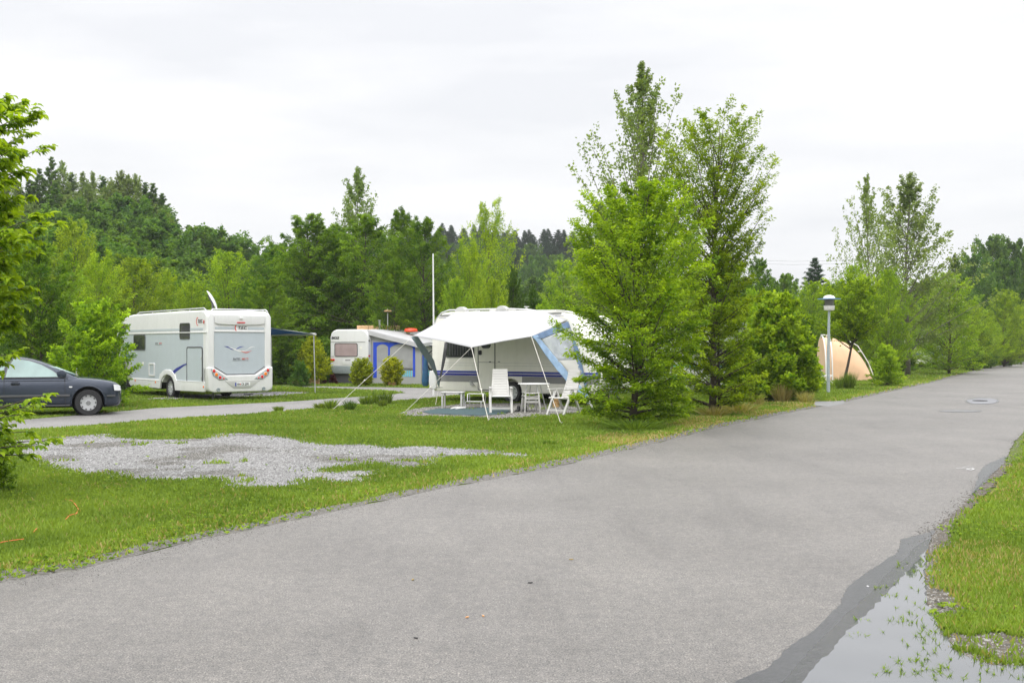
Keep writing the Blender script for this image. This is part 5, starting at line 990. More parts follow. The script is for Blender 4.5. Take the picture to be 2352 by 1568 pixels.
# ------------------------------------------------------------------ dark car
def car():
    T = empty('parked_car', (-10.56, 28.25, 0), R(23), label='dark blue-grey saloon car parked on the grass, cut by the left edge', cat='car')
    xs = [.80, .775, .70, .55, .3, 0, -.3, -.7, -1.2, -1.8, -2.4, -2.9, -3.3, -3.7, -3.84, -3.88]
    top = [.60, .68, .765, .825, .875, .91, .93, .94, .94, .95, .96, .97, .99, 1.0, .95, .85]
    wid = [.28, .46, .64, .76, .84, .868, .875, .878, .88, .88, .88, .875, .86, .80, .70, .55]
    bot = [.36, .25, .20, .19, .19, .19, .19, .19, .19, .19, .19, .19, .21, .26, .32, .40]
    V, Fc = [], []; n_ = 0
    for x, t, w, b_ in zip(xs, top, wid, bot):
        bl = min(.90, t - .03); half = [(0, b_), (w * .80, b_), (w * .965, b_ + .06), (w * .99, b_ + .18), (w, (b_ + bl) / 2 + .07), (w * .975, bl - .12), (w * .92, bl), (w * .80, min(t, bl + .035)), (w * .45, t), (0, t + .012)]
        ring = [(x, -y, z) for y, z in half] + [(x, y, z) for y, z in reversed(half[1:-1])]; n_ = len(ring); V += ring
    m = len(xs)
    for i in range(m - 1):
        for j in range(n_): Fc.append((i * n_ + j, i * n_ + (j + 1) % n_, (i + 1) * n_ + (j + 1) % n_, (i + 1) * n_ + j))
    Fc += [tuple(range(n_)), tuple((m - 1) * n_ + j for j in reversed(range(n_)))]
    b = MB().add(V, Fc).build('body', M_['car'], T, smooth=True, subsurf=2, angle=80)
    bpy.context.view_layer.update(); bake(b)
    for wx in (0, -2.70): cut(b, MB().prism([(wx + .375 * math.cos(a), .335 + .375 * math.sin(a)) for a in np.linspace(0, 2 * math.pi, 36, endpoint=False)], -1.2, -.58)); cut(b, MB().prism([(wx + .375 * math.cos(a), .335 + .375 * math.sin(a)) for a in np.linspace(0, 2 * math.pi, 36, endpoint=False)], .58, 1.2))
    for p in b.data.polygons: p.use_smooth = True
    # greenhouse
    gx = [-.22, -.42, -.75, -1.05, -1.4, -1.8, -2.2, -2.6, -2.95, -3.25, -3.5]
    gz = [.925, 1.03, 1.19, 1.31, 1.405, 1.445, 1.45, 1.42, 1.34, 1.19, 1.02]
    def sidey(x, z): return .815 - .26 * max(0, (z - .90)) / .55 * 1.0 - .02 * ((z - .9) / .55) ** 2
    V, Fc = [], []
    for x, z in zip(gx, gz):
        yt = sidey(x, z - .03); ww = 1 if -3.2 < x < -.4 else .93
        half = [(.84 * ww, .86), (sidey(x, .9 + (z - .9) * .5) * ww, .9 + (z - .93) * .5), (yt * ww, z - .03), (yt * .88 * ww, z - .004), (yt * .45, z + .018), (0, z + .022)]
        ring = [(x, -y, zz) for y, zz in half] + [(x, y, zz) for y, zz in reversed(half[:-1])]; n_ = len(ring); V += ring
    for i in range(len(gx) - 1):
        for j in range(n_ - 1): Fc.append((i * n_ + j, i * n_ + j + 1, (i + 1) * n_ + j + 1, (i + 1) * n_ + j))
    gh = MB().add(V, Fc).build('roof', M_['car'], T, smooth=True, subsurf=1, angle=80)
    def glass(nm, poly, off, m, th=.004):
        for s in (-1, 1):
            vs = [(x, s * (sidey(x, z) + off), z) for x, z in poly]; vs2 = [(x, s * (sidey(x, z) + off + th), z) for x, z in poly]; n = len(poly)
            MB().add(vs + vs2, [tuple(range(n)), tuple(range(n, 2 * n))[::-1]] + [(i, (i + 1) % n, n + (i + 1) % n, n + i) for i in range(n)]).build(nm, M_[m], T)
    fw = [(-.62, .945), (-.80, 1.09), (-1.05, 1.235), (-1.30, 1.325), (-1.58, 1.375), (-1.66, 1.37), (-1.78, 1.15), (-1.83, .945)]
    rw = [(-1.90, .945), (-1.86, 1.15), (-1.76, 1.375), (-2.1, 1.385), (-2.5, 1.355), (-2.72, 1.30), (-2.80, 1.15), (-2.84, .945)]
    qw = [(-2.90, .96), (-2.87, 1.15), (-2.82, 1.27), (-3.0, 1.16), (-3.12, 1.03), (-3.12, .96)]
    def grow(p, g): c = np.mean(p, 0); return [tuple(np.array(q) + (np.array(q) - c) / np.linalg.norm(np.array(q) - c) * g) for q in p]
    for p in (fw, rw, qw): glass('window_trim', grow(p, .028), .008, 'dgrey'); glass('side_window', p, .014, 'carglass')
    for nm, pts in (('windscreen', [(-.30, .965, .70), (-.72, 1.185, .66), (-1.12, 1.335, .57)]), ('rear_window', [(-3.42, 1.07, .62), (-3.12, 1.26, .60), (-2.86, 1.37, .54)])):
        vs = []; 
        for x, z, y in pts: vs += [(x, -y, z + .012), (x, -y * .5, z + .030), (x, 0, z + .036), (x, y * .5, z + .030), (x, y, z + .012)]
        MB().add(vs, [(i * 5 + j, i * 5 + j + 1, i * 5 + 6 + j, i * 5 + 5 + j) for i in range(2) for j in range(4)]).build(nm, M_['carglass'], T, smooth=True)
    def wy(x, z):   # approximate body side
        w = float(np.interp(-x, [-v for v in xs], wid)); return w * (1.0 if z < .7 else .985 if z < .8 else .95)
    for s in (-1, 1):
        sm_ = MB()
        for x in (-1.86, -.52, -2.86):
            top_z = .92
            for z0, z1 in ((.26, .5), (.5, .7), (.7, .82), (.82, top_z)):
                dx = .10 if x == -.52 else (0 if x == -1.86 else 0)
                sm_.bar((x + dx * (z0 - .5) * -.3, s * (wy(x, z0) + .001), z0), (x + dx * (z1 - .5) * -.3, s * (wy(x, z1) + .001), z1), .010)
        sm_.build('door_seam', M_['under'], T)
        MB().bar((-2.28, s * (.885), .50), (-.42, s * (.882), .50), .025, .05).build('side_moulding', M_['dgrey'], T, bevel=.008)
        MB().bar((-2.28, s * .872, .265), (-.42, s * .868, .265), .02, .03).build('sill_trim', M_['dgrey'], T)
        MB().bar((-3.1, s * .835, .928), (-.45, s * .832, .928), .012, .016).build('waist_trim', M_['black'], T)
        for x in (-1.62, -2.62): MB().box((x, s * .872, .80), (.20, .03, .035)).build('door_handle', M_['car'], T, bevel=.01); MB().box((x, s * .862, .795), (.17, .02, .075)).build('handle_recess', M_['under'], T, bevel=.01)
        MB().lathe([(.001, 0), (.10, .02), (.115, .06), (.09, .13), (.001, .15)], (-.60, s * .83, 1.0), 'y', 14).build('door_mirror', M_['car'], T, smooth=True); mo = T.children[-1]; mo.scale = (1, s * 1.0, .75); mo.location = (-.60 * 0, 0, .25)
        MB().box((-.40, s * .882, .70), (.07, .012, .03)).build('side_indicator', M_['plate'], T, bevel=.004)
        MB().add([(.60, s * .735, .60), (.58, s * .725, .745), (.69, s * .635, .735), (.73, s * .62, .59), (.785, s * .36, .60), (.765, s * .36, .70)], [(0, 1, 2, 3), (3, 2, 5, 4)]).build('headlight', M_['plate'], T); hl = T.children[-1]; md = hl.modifiers.new('s', 'SOLIDIFY'); md.thickness = .03; md.offset = 0
        MB().bar((.42, s * .82, .475), (.62, s * .74, .475), .02, .035).build('bumper_strip', M_['dgrey'], T)
    MB().prism([(.36, .30), (.36, .18), (.72, .24), (.80, .36)], -.45, .45).build('bumper_lower', M_['dgrey'], T, bevel=.03)
    ar = MB()
    for wx in (0, -2.7):
        for s in (-1, 1):
            a = np.linspace(R(-5), R(185), 20)
            ar.tube([(wx + .385 * math.cos(t), s * .868, .335 + .385 * math.sin(t)) for t in a], .014, 6)
    ar.build('wheel_arch_lip', M_['car'], T, smooth=True)
    for wx in (0, -2.7): MB().prism([(wx + .37 * math.cos(t), .335 + .37 * math.sin(t)) for t in np.linspace(0, 2 * math.pi, 24, endpoint=False)], -.60, .60).build('wheel_housing', M_['under'], T)
    for wx in (0, -2.70):
        for s in (-1, 1): wheel(T, (wx, s * .765, .315), .315, .195, side=s, slots=10, emblem=True)
    ib = MB().box((-1.3, 0, .75), (.5, 1.3, .3)).box((-1.55, -.4, 1.0), (.14, .45, .5)).box((-1.55, .4, 1.0), (.14, .45, .5)).box((-2.6, 0, .95), (.14, 1.2, .4)); ib.build('seats', M_['dgrey'], T, bevel=.04)
car()
q = PT(178.5, 843, 31); pm = MB(); pm.box((q.x, 31, q.z / 2), (.085, .085, q.z)); tag(pm.build('marker_post', M_['resin'], bevel=.02), 'short white marker post behind the bonnet of the dark car', 'post')

# ------------------------------------------------------------------ caravan builder
def caravan(name, label, origin, xdir, prof, Wd, body, stripes, wheel_x, mirror=False):
    fr = frame_of(origin, xdir); T = empty(name, fr['loc'], fr['rz'], label=label, cat='caravan')
    b = MB().prism(prof, -Wd, 0).build('body', M_[body], T, bevel=.05, seg=3)
    cut(b, MB().prism([(wheel_x + .42 * math.cos(a), .33 + .40 * math.sin(a)) for a in np.linspace(0, 2 * math.pi, 28, endpoint=False)], -.4, .2))
    for (z0, z1, m, y) in stripes:
        def xr(z):
            xsn = []
            for (ax, az), (bx_, bz) in zip(prof, prof[1:] + prof[:1]):
                if (az - z) * (bz - z) <= 0 and az != bz: xsn.append(ax + (bx_ - ax) * (z - az) / (bz - az))
            return min(xsn) + .05, max(xsn) - .05
        (a0, a1), (b0, b1) = xr(z0), xr(z1); segs = [(a0, a1)]
        if z0 < .72: segs = [(a0, wheel_x - .43), (wheel_x + .43, a1)]; 
        for i, (p, q_) in enumerate(segs): MB().prism([(p, z0), (q_, z0), (q_, z1), (p, z1)], 0, y).build('stripe', M_[m], T)
    wheel(T, (wheel_x, -.15, .31), .31, .18, side=1, slots=8); wheel(T, (wheel_x, -Wd + .15, .31), .31, .18, side=-1, slots=8)
    MB().box((wheel_x, -Wd / 2, .30), (.08, Wd - .3, .08)).box(((prof[0][0] + prof[-1][0]) / 2, -Wd / 2, .36), (abs(prof[-1][0] - prof[0][0]) * .8, .7, .12)).build('chassis', M_['under'], T)
    return T
c1prof = [(.30, .30), (.10, .45), (.0, .75), (.02, 1.10), (.22, 1.45), (.55, 1.86), (.80, 2.20), (1.02, 2.45), (1.32, 2.60), (1.9, 2.67), (3.5, 2.72), (5.5, 2.74), (5.80, 2.69), (6.02, 2.52), (6.16, 2.25), (6.2, 1.9), (6.2, .50), (6.12, .30)]
T = caravan('touring_caravan', 'cream caravan with two navy stripes and a grey band, under the white sun canopy', (2.54, 31.87), (-.813, .583), c1prof, 2.3, 'cream',
            [(.872, .937, 'navy2', .006), (.792, .857, 'navy', .006), (.60, .786, 'grey', .005), (2.60, 2.655, 'grey', .004), (2.56, 2.572, 'navy', .005)], 3.19)
gr = MB()
for z in (1.10, 1.18, 2.02, 2.10, 2.18): gr.box((3.6, .002, z), (4.6, .006, .008))
gr.build('wall_groove', M_['lgrey'], T)
window(T, 4.54, 5.64, 1.335, 1.98, .0, .06, curtain=True); window(T, .95, 1.63, 1.32, 1.92, .0, .06)
dr = MB(); dr.ring(rrect(3.74, .36, 4.39, 2.20, .04), rrect(3.765, .385, 4.365, 2.175, .03), .004, .014); d_ = dr.build('door', M_['dgrey'], T)
MB().prism(rrect(3.765, .385, 4.365, 2.175, .03), .001, .009).build('door_leaf', M_['cream'], d_); MB().box((4.065, .010, 1.20), (.60, .004, .012)).build('door_seam', M_['dgrey'], d_)
MB().prism(rrect(3.90, 1.62, 4.26, 2.02, .10), .009, .018).build('door_window', M_['glass'], d_); MB().prism(rrect(4.24, 1.42, 4.35, 1.56, .03), .009, .03).build('door_lock', M_['black'], d_, bevel=.008)
MB().box((3.6, .012, 1.22), (.07, .02, .02)).box((3.92, .02, 1.215), (.06, .03, .03)).build('door_stay', M_['dgrey'], T)
MB().prism([(4.50, .50), (4.62, .50), (4.66, .64)], .001, .09).build('vent_flap', M_['lgrey'], T)
rl = MB()
for y in (-.10, -2.2): rl.tube([(6.22, y, 1.9), (6.21, y, 2.25), (6.10, y, 2.52), (5.9, y, 2.72), (5.6, y, 2.80), (3.4, y, 2.80), (2.6, y, 2.76), (2.2, y, 2.70)], .022, 8); rl.tube([(5.75, y + .05 if y > -1 else y - .05, 2.70), (4.4, y, 2.755)], .014, 6)
rl.build('roof_rail', M_['alu'], T, smooth=True)
for x in (5.10, 3.55):
    MB().prism([(x + .21 * math.cos(a), 2.72 + .17 * math.sin(a)) for a in np.linspace(0, math.pi, 14)], -.20, -.02).build('rail_bracket', M_['lgrey'], T, bevel=.015)
MB().box((4.3, -1.15, 2.78), (.6, .6, .10)).box((2.4, -1.15, 2.73), (.5, .5, .08)).build('roof_hatch', M_['lgrey'], T, bevel=.02)
MB().tube([(2.95, -.5, 2.68), (2.95, -.5, 2.86)], .03, 10).tube([(2.95, -.5, 2.855), (2.95, -.5, 2.875)], .08, 12).build('flue', M_['alu'], T, smooth=True)
MB().prism([(5.98, .92), (6.27, .92), (6.30, .6), (6.26, .36), (6.0, .34)], -.06, .05).build('corner_bumper', M_['white'], T, bevel=.035, seg=3); MB().prism([(5.98, .92), (6.27, .92), (6.30, .6), (6.26, .36), (6.0, .34)], -2.34, -2.24).build('corner_bumper', M_['white'], T, bevel=.035, seg=3)
MB().box((6.22, -1.15, .50), (.08, 2.1, .24)).build('rear_bumper', M_['white'], T, bevel=.02)
MB().box((6.0, .01, .42), (.45, .02, .02)).build('skirt_trim', M_['lgrey'], T)
for x in (5.4, .9): MB().bar((x, -.25, .34), (x - .35, -.20, .02), .05).box((x - .37, -.2, .015), (.16, .16, .03)).build('corner_steady', M_['steel'], T); MB().bar((x, -2.0, .34), (x - .35, -2.05, .02), .05).build('corner_steady', M_['steel'], T)
# sloping front: window and blue oval badge laid on the slope
def on_front(s0, y0, w, h, m, nm, oval=False, off=.01):
    a, b_ = Vector((.22, 0, 1.45)), Vector((1.02, 0, 2.45)); d = (b_ - a).normalized(); nn = Vector((-d.z, 0, d.x)); c = a + d * s0 + nn * off + Vector((0, y0, 0))
    n_ = 24; pts = [(w / 2 * math.cos(t), h / 2 * math.sin(t)) for t in np.linspace(0, 2 * math.pi, n_, endpoint=False)] if oval else rrect(-w / 2, -h / 2, w / 2, h / 2, .07)
    n_ = len(pts); vs = [c + Vector((0, p, 0)) + d * q_ + nn * o_ for o_ in (-.02, .0) for p, q_ in pts]
    return MB().add(vs, [tuple(range(n_)), tuple(range(n_, 2 * n_))] + [(i, (i + 1) % n_, n_ + (i + 1) % n_, n_ + i) for i in range(n_)]).build(nm, M_[m], T)
on_front(.26, -1.15, 1.7, .42, 'glass', 'front_window'); on_front(.97, -1.35, .34, .20, 'navy2', 'oval_badge', True)
MB().box((-.01, -1.15, .86), (.02, 2.1, .06)).box((-.012, -1.15, .78), (.02, 2.1, .06)).build('front_stripe', M_['navy'], T)
tb = MB(); tb.bar((.15, -.6, .40), (-1.0, -1.15, .42), .06).bar((.15, -1.7, .40), (-1.0, -1.15, .42), .06).tube([(-.9, -1.15, .42), (-.9, -1.15, .02)], .03); tb.build('drawbar', M_['steel'], T)

# bicycle and blue cover on the rear carrier of that caravan
cx_ = Vector((-.813, .583, 0)); cy_ = Vector((-.583, -.813, 0)); c0 = Vector((2.54, 31.87, 0))
def cw(x, y, z): return c0 + cx_ * x + cy_ * y + Vector((0, 0, z))
B = empty('bicycle', cw(6.42, -.35, 1.23), math.atan2(cy_.y, cy_.x), label='bicycle hung on the rear carrier of the canopy caravan, one black wheel showing', cat='bicycle')
for x in (0, -1.05):
    MB().tube([(x + .32 * math.cos(t), 0, .32 * math.sin(t)) for t in np.linspace(0, 2 * math.pi, 33)], .024, 6, cap=False).build('wheel', M_['black'], B, smooth=True); wq = B.children[-1]
    sp_ = MB()
    for k in range(14): sp_.tube([(x, 0, 0), (x + .31 * math.cos(k * .449), 0, .31 * math.sin(k * .449))], .002, 3)
    sp_.build('spokes', M_['alu'], wq)
MB().tube([(0, 0, 0), (-.12, 0, .35), (-.15, 0, .5)], .014).tube([(-.12, 0, .33), (-.68, 0, .35)], .016).tube([(-.14, 0, .25), (-.55, 0, -.05)], .016).tube([(-.55, 0, -.05), (-.70, 0, .45)], .015).tube([(-.55, 0, -.05), (-1.05, 0, 0), (-.68, 0, .33)], .011).build('frame', M_['redp'], B, smooth=True)
MB().box((-.72, 0, .48), (.25, .12, .05)).build('saddle', M_['black'], B, bevel=.015); MB().tube([(-.15, -.25, .5), (-.15, .25, .5)], .012).build('handlebar', M_['alu'], B)
rk = MB(); rk.bar((.25, .12, -.35), (-1.3, .12, -.35), .04).bar((.25, -.0, -.35), (-1.3, -.0, -.35), .03).bar((-.3, .2, -.35), (-.3, .2, .8), .03).bar((-.8, .2, -.35), (-.8, .2, .8), .03).bar((-.3, .22, -.35), (-.3, -.05, -.35), .03); rk.build('carrier', M_['alu'], B)
bg_ = MB(); prof_ = [(.02, 1.62), (.05, 1.50), (.085, 1.2), (.115, .9), (.15, .62), (.14, .50), (.09, .44), (.001, .43)]
bg_.lathe([(r_, z) for r_, z in prof_], n=18); bo = bg_.build('covered_bundle', M_['bag'], smooth=True); bo.location = cw(6.46, .0, 0); bo.scale = (.78, .6, 1)
tag(bo, 'long blue covered bundle hanging at the left end of the canopy caravan', 'cover')
# tall white pole
q = PT(996, 582, 38.5); MB().tube([(q.x, 38.5, 0), (q.x, 38.5, q.z * .5), (q.x - .02, 38.5, q.z)], [.036, .030, .022], 10).build('white_pole', M_['white'], smooth=True); tag(bpy.data.objects['white_pole'], 'tall thin white pole standing behind the canopy caravan', 'pole')

# ------------------------------------------------------------------ sun canopy
CN = empty('sun_canopy', label='white sun canopy with blue side wall stretched from the cream caravan', cat='awning')
back = [cw(5.32, .02, 2.70), cw(4.2, .05, 2.74), cw(3.0, .05, 2.72), cw(2.0, .04, 2.69), cw(1.16, .03, 2.44)]
fl, fm, fr_ = PT(950, 770, 33.4), PT(1083, 797, 31.9), PT(1220.6, 772, 31.1)
front = [fl, fl.lerp(fm, .5) + Vector((0, .12, .015)), fm, fm.lerp(fr_, .5) + Vector((0, .12, .015)), fr_]
def chain(P_, n):
    out = []
    for i in range(n + 1):
        t = i / n * (len(P_) - 1); k = min(int(t), len(P_) - 2); out.append(P_[k].lerp(P_[k + 1], t - k))
    return out
nb = 32; bk, frn = chain(back, nb), chain(front, nb); ns = 12; vs, fs = [], []
for i in range(nb + 1):
    for j in range(ns + 1):
        t = j / ns; p = bk[i].lerp(frn[i], t); sag = .07 * math.sin(math.pi * t) * (1 - .7 * abs(math.cos(math.pi * i / nb))) + .006 * math.sin(i * 1.1 + j * .8) * math.sin(math.pi * t); vs.append(p - Vector((0, 0, sag)))
for i in range(nb):
    for j in range(ns): k = i * (ns + 1) + j; fs.append((k, k + 1, k + ns + 2, k + ns + 1))
o = MB().add(vs, fs).build('canopy', M_['canopy'], CN, smooth=True, angle=180); md = o.modifiers.new('s', 'SOLIDIFY'); md.thickness = .004
sm2 = MB()
for i in (8, 16, 24): sm2.tube([Vector(vs[i * (ns + 1) + j]) + Vector((0, 0, .004)) for j in range(ns + 1)], .006, 5)
sm2.build('seam', M_['lgrey'], CN)
MB().tube([p for p in frn], .010, 6).build('hem', M_['canopy'], CN, smooth=True)
def onplane(a, b_, c):
    n = (b_ - a).cross(c - a); o_ = Vector((0, 0, EYE))
    def f(x, y, push=0):
        d = PT(x, y, 1.0) - o_; t = n.dot(a - o_) / n.dot(d); return o_ + d * t + n.normalized() * push
    return f
cr3 = lambda x, y: (937.7 + .2058 * x, 683.6 + .2058 * y)
foot = PT(1353, 920, 31.75); brw = cw(1.16, .03, 2.42)
f_ = onplane(fr_, brw, foot)
def cloth(nm, px, m, parent, push=0, rough=.012, sub=3, th=.004, f=f_):
    pts = [f(*cr3(*p), push) for p in px]; me = bpy.data.meshes.new(nm); bm = bmesh.new(); fc = bm.faces.new([bm.verts.new(p) for p in pts]); bmesh.ops.triangulate(bm, faces=[fc])
    for _ in range(sub): bmesh.ops.subdivide_edges(bm, edges=bm.edges, cuts=1, use_grid_fill=True)
    nn = (pts[1] - pts[0]).cross(pts[2] - pts[0]).normalized()
    for v in bm.verts: v.co += nn * rough * (math.sin(v.co.z * 17 + v.co.x * 11) + math.sin(v.co.y * 13 - v.co.z * 9)) * .5
    for q_ in bm.faces: q_.smooth = True
    bm.to_mesh(me); bm.free(); me.materials.append(M_[m]); o_ = link(nm, me, parent); md_ = o_.modifiers.new('s', 'SOLIDIFY'); md_.thickness = th; return o_
sw_ = empty('side_wall'); sw_.parent = CN
cloth('top_band', [(1375, 430), (1440, 405), (1780, 262), (1815, 330), (1640, 395), (1500, 455), (1440, 445)], 'bluecloth', sw_)
cloth('slanted_band', [(1375, 430), (1440, 418), (1490, 470), (1560, 560), (1700, 730), (1860, 920), (2015, 1080), (2028, 1160), (1990, 1130), (1760, 930), (1540, 650), (1420, 470)], 'palecloth', sw_)
cloth('rear_band', [(1780, 262), (1835, 290), (1880, 500), (1940, 740), (2020, 1080), (1985, 1040), (1900, 800), (1830, 480), (1812, 335)], 'bluecloth', sw_)
cloth('clear_window', [(1495, 462), (1640, 398), (1810, 338), (1885, 690), (1665, 700), (1560, 560)], 'clear', sw_, 0, .02, th=.002)
cloth('lower_cloth', [(1665, 702), (1885, 692), (1985, 1038), (2010, 1075), (1860, 918), (1700, 730)], 'resin', sw_, 0, .01)
fst = onplane(fl, cw(5.32, .02, 2.70), PT(1009, 890, 34.5))
cloth('side_strap', [(25, 425), (110, 432), (200, 560), (290, 700), (325, 850), (352, 930), (345, 1005), (325, 960), (312, 880), (240, 740), (130, 590)], 'tealcloth', CN, 0, .004, 2, f=fst)
fst2 = onplane(cw(5.5, .3, 1), cw(5.5, .3, 2), cw(5.0, .15, 1))
cloth('inner_strap', [(405, 495), (442, 505), (415, 690), (375, 850), (348, 965), (342, 955), (385, 760)], 'dgrey', CN, 0, .003, 2, f=fst2)
for a, b_, w in ((fl, (763, 941), .006), (fm, (925, 950), .005), (fm, (1122, 965.5), .009), (fr_, (1289, 974), .008), (PT(1007, 889, 34.4), (1000, 931), .006)):
    g = Vector((*G(*b_), 0)) if not isinstance(b_, Vector) else b_
    rp = MB().tube([a, a.lerp(g, .4) - Vector((0, 0, .01)), g], w, 6); rp.bar(a.lerp(g, .62), a.lerp(g, .635), .035, .02); rp.bar(g + Vector((.02, -.02, .05)), g - Vector((.02, -.02, .02)), .02); rp.build('guy_rope', M_['rope'], CN)
ch = MB()
for k in range(9):
    p = foot.lerp(Vector((*G(1366, 948), .03)), k / 9); ch.tube([p + Vector((.02 * math.cos(t), 0 if k % 2 else .02 * math.cos(t), .03 * math.sin(t))) for t in np.linspace(0, 2 * math.pi, 9)], .006, 4, cap=False)
ch.build('anchor_chain', M_['alu'], CN)

# ------------------------------------------------------------------ furniture under the canopy
_, _ = flat('floor_mat', [G(*p) for p in [(968, 946), (1006, 939), (1068, 938), (1122, 937), (1178, 943), (1161, 951), (1103, 955.5), (1045, 953), (987, 951)]], .024, M_['carpet'], 31, .3, .01, kind='thing', label='blue-green mat lying on the gravel in front of the cream caravan', cat='mat')
def resin_chair(loc, rz, label):
    T = empty('garden_chair', (*loc, 0), rz, label=label, cat='garden chair', group='white plastic garden chairs under the canopy'); m = M_['resin']
    w = .265
    for s in (-1, 1):
        MB().bar((s * w, -.30, 0), (s * w, .02, .62), .045, .06, up=(1, 0, 0)).build('leg', m, T, bevel=.01); MB().bar((s * (w + .002), .34, 0), (s * (w + .002), .03, .62), .043, .055, up=(1, 0, 0)).build('leg', m, T, bevel=.01)
        a = MB(); a.prism([(s * w - .03, -.28), (s * w + .03, -.28), (s * w + .035, -.2), (s * w + .03, .28), (s * w - .03, .28), (s * w - .035, -.2)], .62, .645, 'xy'); a.build('armrest', m, T, bevel=.01)
    se = MB(); se.prism([(-.27, .40), (-.29, .425), (-.25, .445), (-.1, .43), (.1, .415), (.24, .42), (.24, .39), (0, .385)], -.235, .235, 'yz'); se.build('seat', m, T, bevel=.008)
    st = MB().box((0, -.245, .12), (.50, .025, .055)).box((0, .27, .13), (.50, .02, .03)).box((0, .2, .14), (.02, .02, .02)); st.build('stretcher', m, T, bevel=.006)
    bk_ = MB(); n_ = 11
    for i in range(n_):
        t0, t1 = i / n_, (i + .93) / n_
        def pt(t, x): y = .17 + .24 * t + .03 * math.sin(t * 3.1); z = .40 + .70 * t; return (x * (.225 - .03 * t + .01 * math.sin(t * 6)), y, z)
        vs = [pt(t0, -1), pt(t0, 1), pt(t1, 1), pt(t1, -1)]; vs2 = [(x, y + .022, z - .006) for x, y, z in vs]
        bk_.add(vs + vs2, [(0, 1, 2, 3), (7, 6, 5, 4), (0, 4, 5, 1), (1, 5, 6, 2), (2, 6, 7, 3), (3, 7, 4, 0)])
    for s in (-1, 1): bk_.bar((s * .20, .195, .42), (s * .175, .455, 1.08), .03, .02)
    bk_.build('backrest', m, T)
resin_chair((-.285, 28.72), R(3), 'high-backed white plastic chair facing the camera on the mat')
cc = ((1294 - CX) / F * 27.75, 27.75); resin_chair(cc, R(-44), 'high-backed white plastic chair turned to the left beside the round table')
q = (1226 - CX) / F * 29.3; TB = empty('round_table', (q, 29.3, 0), 0, label='round white camping table on thin metal legs between the two chairs', cat='table')
MB().lathe([(.001, .70), (.40, .70), (.415, .712), (.40, .725), (.001, .727)], n=36).build('tabletop', M_['lgrey'], TB, smooth=True, angle=50)
for a in (25, 115, 205, 295): MB().tube([(.18 * math.cos(R(a)), .18 * math.sin(R(a)), .70), (.36 * math.cos(R(a)), .36 * math.sin(R(a)), 0)], .014, 8).build('leg', M_['alu'], TB, smooth=True)
q = (1219 - CX) / F * 28.9; ST = empty('stool', (q, 28.95, 0), R(12), label='white plastic stool standing under the round table, lower of two stacked', cat='stool', group='stacked white stools')
def stool(T, z0=0):
    MB().prism([(-.20, .40), (-.21, .425), (0, .405), (.21, .425), (.20, .40), (0, .382)], -.18, .18, 'xz').build('seat', M_['resin'], T, bevel=.01)
    for sx in (-1, 1):
        for sy in (-1, 1): MB().bar((sx * .20, sy * .20, 0), (sx * .165, sy * .15, .40), .05, .035).build('leg', M_['resin'], T, bevel=.008)
    MB().bar((-.18, -.17, .27), (.18, -.17, .27), .02, .05).bar((-.18, .17, .27), (.18, .17, .27), .02, .05).build('stretcher', M_['resin'], T)
stool(ST)
S2 = empty('stool', (q, 28.95, .085), R(12), label='white plastic stool stacked on another one, just below the table top', cat='stool', group='stacked white stools'); stool(S2)
q = (1040 - CX) / F * 30.5; TS = empty('side_table', (q, 30.6, 0), R(-8), label='small low white rectangular side table at the left end of the mat', cat='table')
MB().box((0, 0, .445), (.60, .42, .035)).build('tabletop', M_['resin'], TS, bevel=.01)
for sx in (-1, 1):
    for sy in (-1, 1): MB().bar((sx * .26, sy * .17, 0), (sx * .26, sy * .17, .43), .045).build('leg', M_['resin'], TS, bevel=.008)
q = (1090 - CX) / F * 30.9; SP_ = empty('step', (q, 31.0, 0), R(-10), label='two-tread metal folding step in front of the caravan door', cat='step')
for s in (-1, 1): MB().tube([(s * .22, -.22, 0), (s * .22, -.20, .17), (s * .22, .06, .17), (s * .22, .12, .37), (s * .22, .36, .37), (s * .22, .40, 0)], .012, 8).build('frame', M_['alu'], SP_, smooth=True)
MB().box((0, -.07, .178), (.44, .24, .02)).build('tread', M_['lgrey'], SP_, bevel=.004); MB().box((0, .24, .378), (.44, .24, .02)).build('tread', M_['lgrey'], SP_, bevel=.004)
def shoe(x, y, rz, m, nm, lb, h=.09):
    T = empty(nm, (x, y, .012), rz, label=lb, cat='shoe'); V = []
    secs = [(-.13, .03, .07), (-.11, .04, h), (-.05, .04, h), (0, .042, .065), (.06, .048, .05), (.11, .042, .04), (.14, .022, .028)]
    b_ = MB(); n_ = 8
    for x_, w_, hh in secs:
        for k in range(n_): a = 2 * math.pi * k / n_; b_.v.append((x_, w_ * math.cos(a), max(.0, hh * (.5 + .5 * math.sin(a)))))
    for i in range(len(secs) - 1):
        for k in range(n_): b_.f.append((i * n_ + k, i * n_ + (k + 1) % n_, (i + 1) * n_ + (k + 1) % n_, (i + 1) * n_ + k))
    b_.f += [tuple(range(n_)), tuple((len(secs) - 1) * n_ + k for k in range(n_))]
    b_.build('upper', M_[m], T, smooth=True); MB().prism([(-.135, -.035), (-.05, -.04), (.06, -.05), (.135, -.03), (.145, 0), (.135, .03), (.06, .05), (-.05, .04), (-.135, .035)], -.002, .014, 'xy').build('sole', M_['dgrey'], T)
for x, y, m, lb, h, n_ in ((1046, 940, 'lgrey', 'pale shoe lying left on the mat edge below the side table', .07, 'shoe'), (1058, 940.5, 'lgrey', 'pale shoe lying right of its pair below the side table', .07, 'shoe'), (1189, 945, 'black', 'black boot left of its pair between chair and table', .15, 'boot'), (1204, 944.5, 'black', 'black boot right of its pair under the round table', .15, 'boot')):
    g = G(x, y); shoe(g[0], g[1], R(200 if m == 'lgrey' else 250), m, n_, lb, h)
